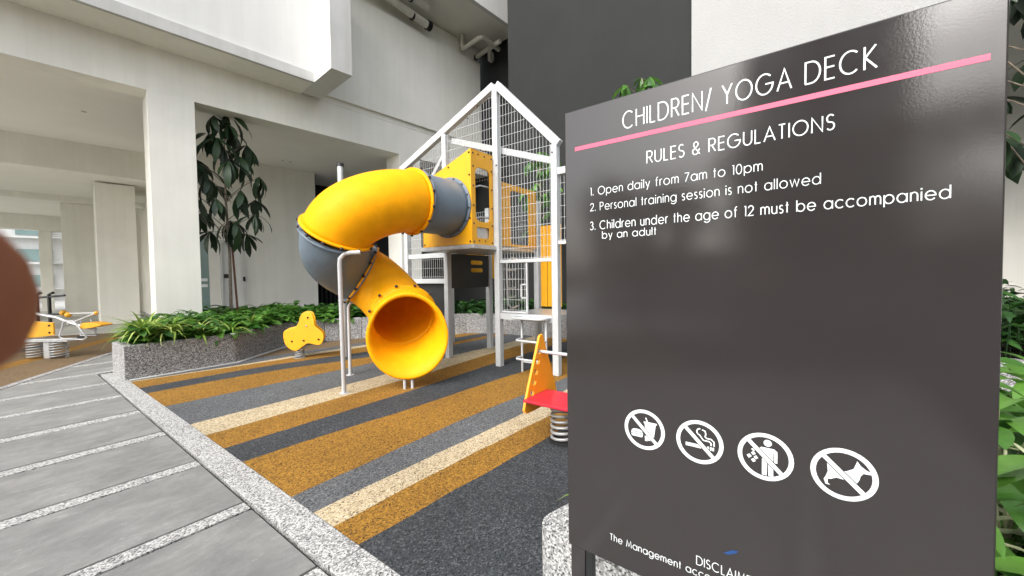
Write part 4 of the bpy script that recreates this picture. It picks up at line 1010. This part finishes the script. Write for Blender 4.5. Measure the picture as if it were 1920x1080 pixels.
def icon(cx, shapes, lines):
    cz = 1.1245; r = .0482; ink = Ink(); f = lambda p: (cx+p[0]*r, cz+p[1]*r)
    ink.stroke([f(p) for p in arc(0, 0, .915, .915, 0, 360-9, 39)], r*.17, True)
    for p in shapes: ink.poly([f(q) for q in p])
    for p, w in lines: ink.stroke([f(q) for q in p], w*r)
    o = ink.mb.build('symbol', 'sign_ink', sg)
    gapk = Ink(); gapk.k = 60; gapk.stroke([f((-.58, .58)), f((.58, -.58))], r*.235); gapk.mb.build('slash_gap', 'sign', o)
    sl_ = Ink(); sl_.k = 70; sl_.stroke([f((-.63, .63)), f((.63, -.63))], r*.165); sl_.mb.build('slash', 'sign_ink', o)
icon(-.303, [[(-.02, .42), (.62, .42), (.62, .34), (.57, .34), (.45, -.5), (.12, -.5), (.02, .34), (-.02, .34)],
             arc(-.36, -.17, .28, .14, 0, 180, 10), [(-.66, -.20), (-.06, -.20), (-.06, -.27), (-.66, -.27)], [(-.66, -.30), (-.06, -.30), (-.1, -.42), (-.62, -.42)],
             [(.03, -.3), (.1, -.3), (.16, -.55), (.05, -.55)]], [([(.16, .42), (.08, .62)], .06)])
icon(-.1812, [[(-.58, -.28), (.30, -.28), (.30, -.12), (-.58, -.12)], [(.34, -.28), (.41, -.28), (.41, -.12), (.34, -.12)], [(.45, -.28), (.52, -.28), (.52, -.12), (.45, -.12)], [(.55, -.28), (.62, -.28), (.62, -.12), (.55, -.12)]],
     [(arc(.05, .48, .15, .15, 90, 260, 8)+[(.10, .22), (.18, .12), (.42, .12), (.5, .05), (.5, -.06)], .055), ([(.12, .6), (.25, .56), (.28, .42), (.25, .3), (.32, .24), (.5, .24), (.62, .14), (.62, -.06)], .055)])
icon(-.0585, [arc(.10, .60, .145, .145, 0, 345, 16), [(-.12, .40), (.32, .40), (.44, .30), (.44, -.18), (.33, -.18), (.33, .22), (.30, .22), (.30, -.78), (.13, -.78), (.115, -.2), (.085, -.2), (.07, -.78), (-.10, -.78), (-.10, .2), (-.30, .12), (-.36, .22)],
              [(-.5, .22), (-.4, .28), (-.3, .2), (-.42, .14)], [(-.5, .06), (-.4, .14), (-.32, .04), (-.42, -.04)], [(-.66, -.08), (-.55, .0), (-.47, -.1), (-.58, -.2)], [(-.4, -.1), (-.31, -.02), (-.23, -.12), (-.33, -.2)], [(-.5, -.24), (-.4, -.16), (-.32, -.27), (-.42, -.34)]], [])
icon(.0633, [[(-.5, .5), (-.42, .34), (-.2, .14), (.08, .14), (.30, .30), (.40, .62), (.50, .46), (.66, .34), (.82, .27), (.80, .2), (.58, .19), (.50, .08), (.46, -.1), (.36, -.30), (.2, -.18), (.0, -.2), (-.2, -.18), (-.36, -.28), (-.46, -.30), (-.46, -.46), (-.38, -.52), (-.52, -.52), (-.58, -.34), (-.52, -.2), (-.46, .0), (-.48, .26)]], [])

# ================================================================== ACROSS THE YARD, BEHIND THE CAMERA (mirrored in the sign)
def crown_tree(name, loc, H, r, seed, lab):
    rd = random.Random(seed); root = empty(name, loc, label=lab, cat='tree')
    MB().tube([(0, 0, 0), (.05, .04, H*.4), (0, 0, H*.75)], [.14, .1, .05], 8).build('trunk', 'trunk', root)
    mb = MB()
    for i in range(26):
        a = rd.uniform(0, 6.28); rr = r*rd.random()**.5; c = Vector((rr*math.cos(a), rr*math.sin(a), H*.68+rd.uniform(-.3, .32)*H)); 
        for q in range(46):
            d = Vector((rd.gauss(0, 1), rd.gauss(0, 1), rd.gauss(0, .8)))*r*.22
            add_leaf(mb, BROAD, orient(rd.uniform(0, 6.28), rd.uniform(-1, 1), rd.uniform(-1, 1), c+d, 1.6))
    mb.build('crown', 'leaf_deep', root, kind='stuff')
for i, (x, y, H, r) in enumerate(((-9.5, .2, 4.6, 1.6), (-10.5, -2.6, 4.9, 1.6), (-8, 3.2, 3.6, 1.2), (-12, -6.5, 5.5, 2.0))):
    crown_tree('yard_tree', (x, y, 0), H, r, 90+i, ('bushy tree across the yard straight behind the camera', 'tallest of the bushy trees across the yard', 'small bushy tree across the yard near the fitness area', 'wide bushy tree at the far corner of the yard')[i])
ft = empty('reflection_tower', (0, 0, 0), label='unseen dark tower block added behind the camera to darken the sign reflection', cat='building')
MB().box(-24, -20, -3.6, 2.4, 0, 17).build('wall', 'dark_render', ft)  # unseen, added so the middle of the sign mirrors something dark
for i in range(5):
    for k in range(2):
        MB().box(-20, -19.96, -3+k*2.9, -1+k*2.9, 1.5+i*3, 3.1+i*3).build('window', 'glass', ft)
yc = empty('yard_shade_block', (0, 0, 0), label='unseen rendered block added behind and right of the camera to shape the yard light', cat='building')
MB().box(-7, 6, -14, -5.6, 0, 7).build('wall', 'curb_render', yc)  # unseen, added to shade faces toward -Y; height and tone set for the light
for i in range(2):
    for k in range(4):
        MB().box(-6+k*3, -4+k*3, -5.6, -5.56, 1.2+i*3, 2.9+i*3).build('window', 'glass', yc)
yb = empty('yard_wall', (0, 0, 0), label='low grey wall across the yard behind the camera', cat='wall')
MB().box(-13.5, -13, -14, 7, 0, 2.4).build('wall', 'curb_render', yb)

# ================================================================== HAND
def cam_pt(x, y, d): return Vector((0, 0, 1.5))+(FWD+RIGHT*((x-960)/F_PX)-UP*((y-540)/F_PX))*d
def hand():
    root = empty('person_hand', tuple(cam_pt(-900, 560, .045)), label='blurred brown fingertip reaching in front of the lens at the left edge', cat='hand')
    me = bpy.data.meshes.new('hand'); vs = []; es = []; rs = []
    base = cam_pt(-100, 566, .0405); X = -RIGHT; Z = -UP; Yv = -FWD
    def P(a, b, c): return base+X*a+Z*b+Yv*c
    def add(p, r, par=None):
        vs.append(p-Vector(root.location)); rs.append(r); 
        if par is not None: es.append((par, len(vs)-1))
        return len(vs)-1
    wrist = add(P(.150, .035, .02), .024); palm = add(P(.115, .03, .02), .026, wrist); add(P(.20, .05, .03), .026, wrist)
    k1 = add(P(.085, .010, .008), .0145, palm); a = add(P(.055, .003, .003), .0135, k1); b = add(P(.026, .001, .001), .0132, a); c = add(P(0.004, 0, 0), .0130, b); add(P(-.0005, 0, 0), .0115, c)
    for i, (dz, l) in enumerate(((.026, .046), (.046, .042), (.064, .034))):
        k = add(P(.080+.006*i, dz, .016), .0115, palm); m = add(P(.080-l*.75, dz+.004, .024), .0092, k); n = add(P(.080-l*.55, dz+.006, .046), .0085, m); add(P(.098-l*.3, dz+.006, .052), .0078, n)
    t = add(P(.118, -.004, .042), .013, palm); t2 = add(P(.088, -.016, .058), .0105, t); add(P(.06, -.02, .062), .009, t2)
    me.from_pydata([tuple(v) for v in vs], es, []); o = bpy.data.objects.new('hand', me); COL.objects.link(o); o.parent = root
    sk = o.modifiers.new('skin', 'SKIN'); sk.use_smooth_shade = True
    for i, sv in enumerate(me.skin_vertices[0].data if me.skin_vertices else []): sv.radius = (rs[i], rs[i])
    if not me.skin_vertices:
        pass
    ss = o.modifiers.new('sub', 'SUBSURF'); ss.levels = 2; ss.render_levels = 2
    me.materials.append(MT['skin'])
    return o, rs
ho, rs = hand()
if ho.data.skin_vertices:
    for i, sv in enumerate(ho.data.skin_vertices[0].data): sv.radius = (rs[i]*0.93, rs[i]*0.93); sv.use_root = (i == 0)
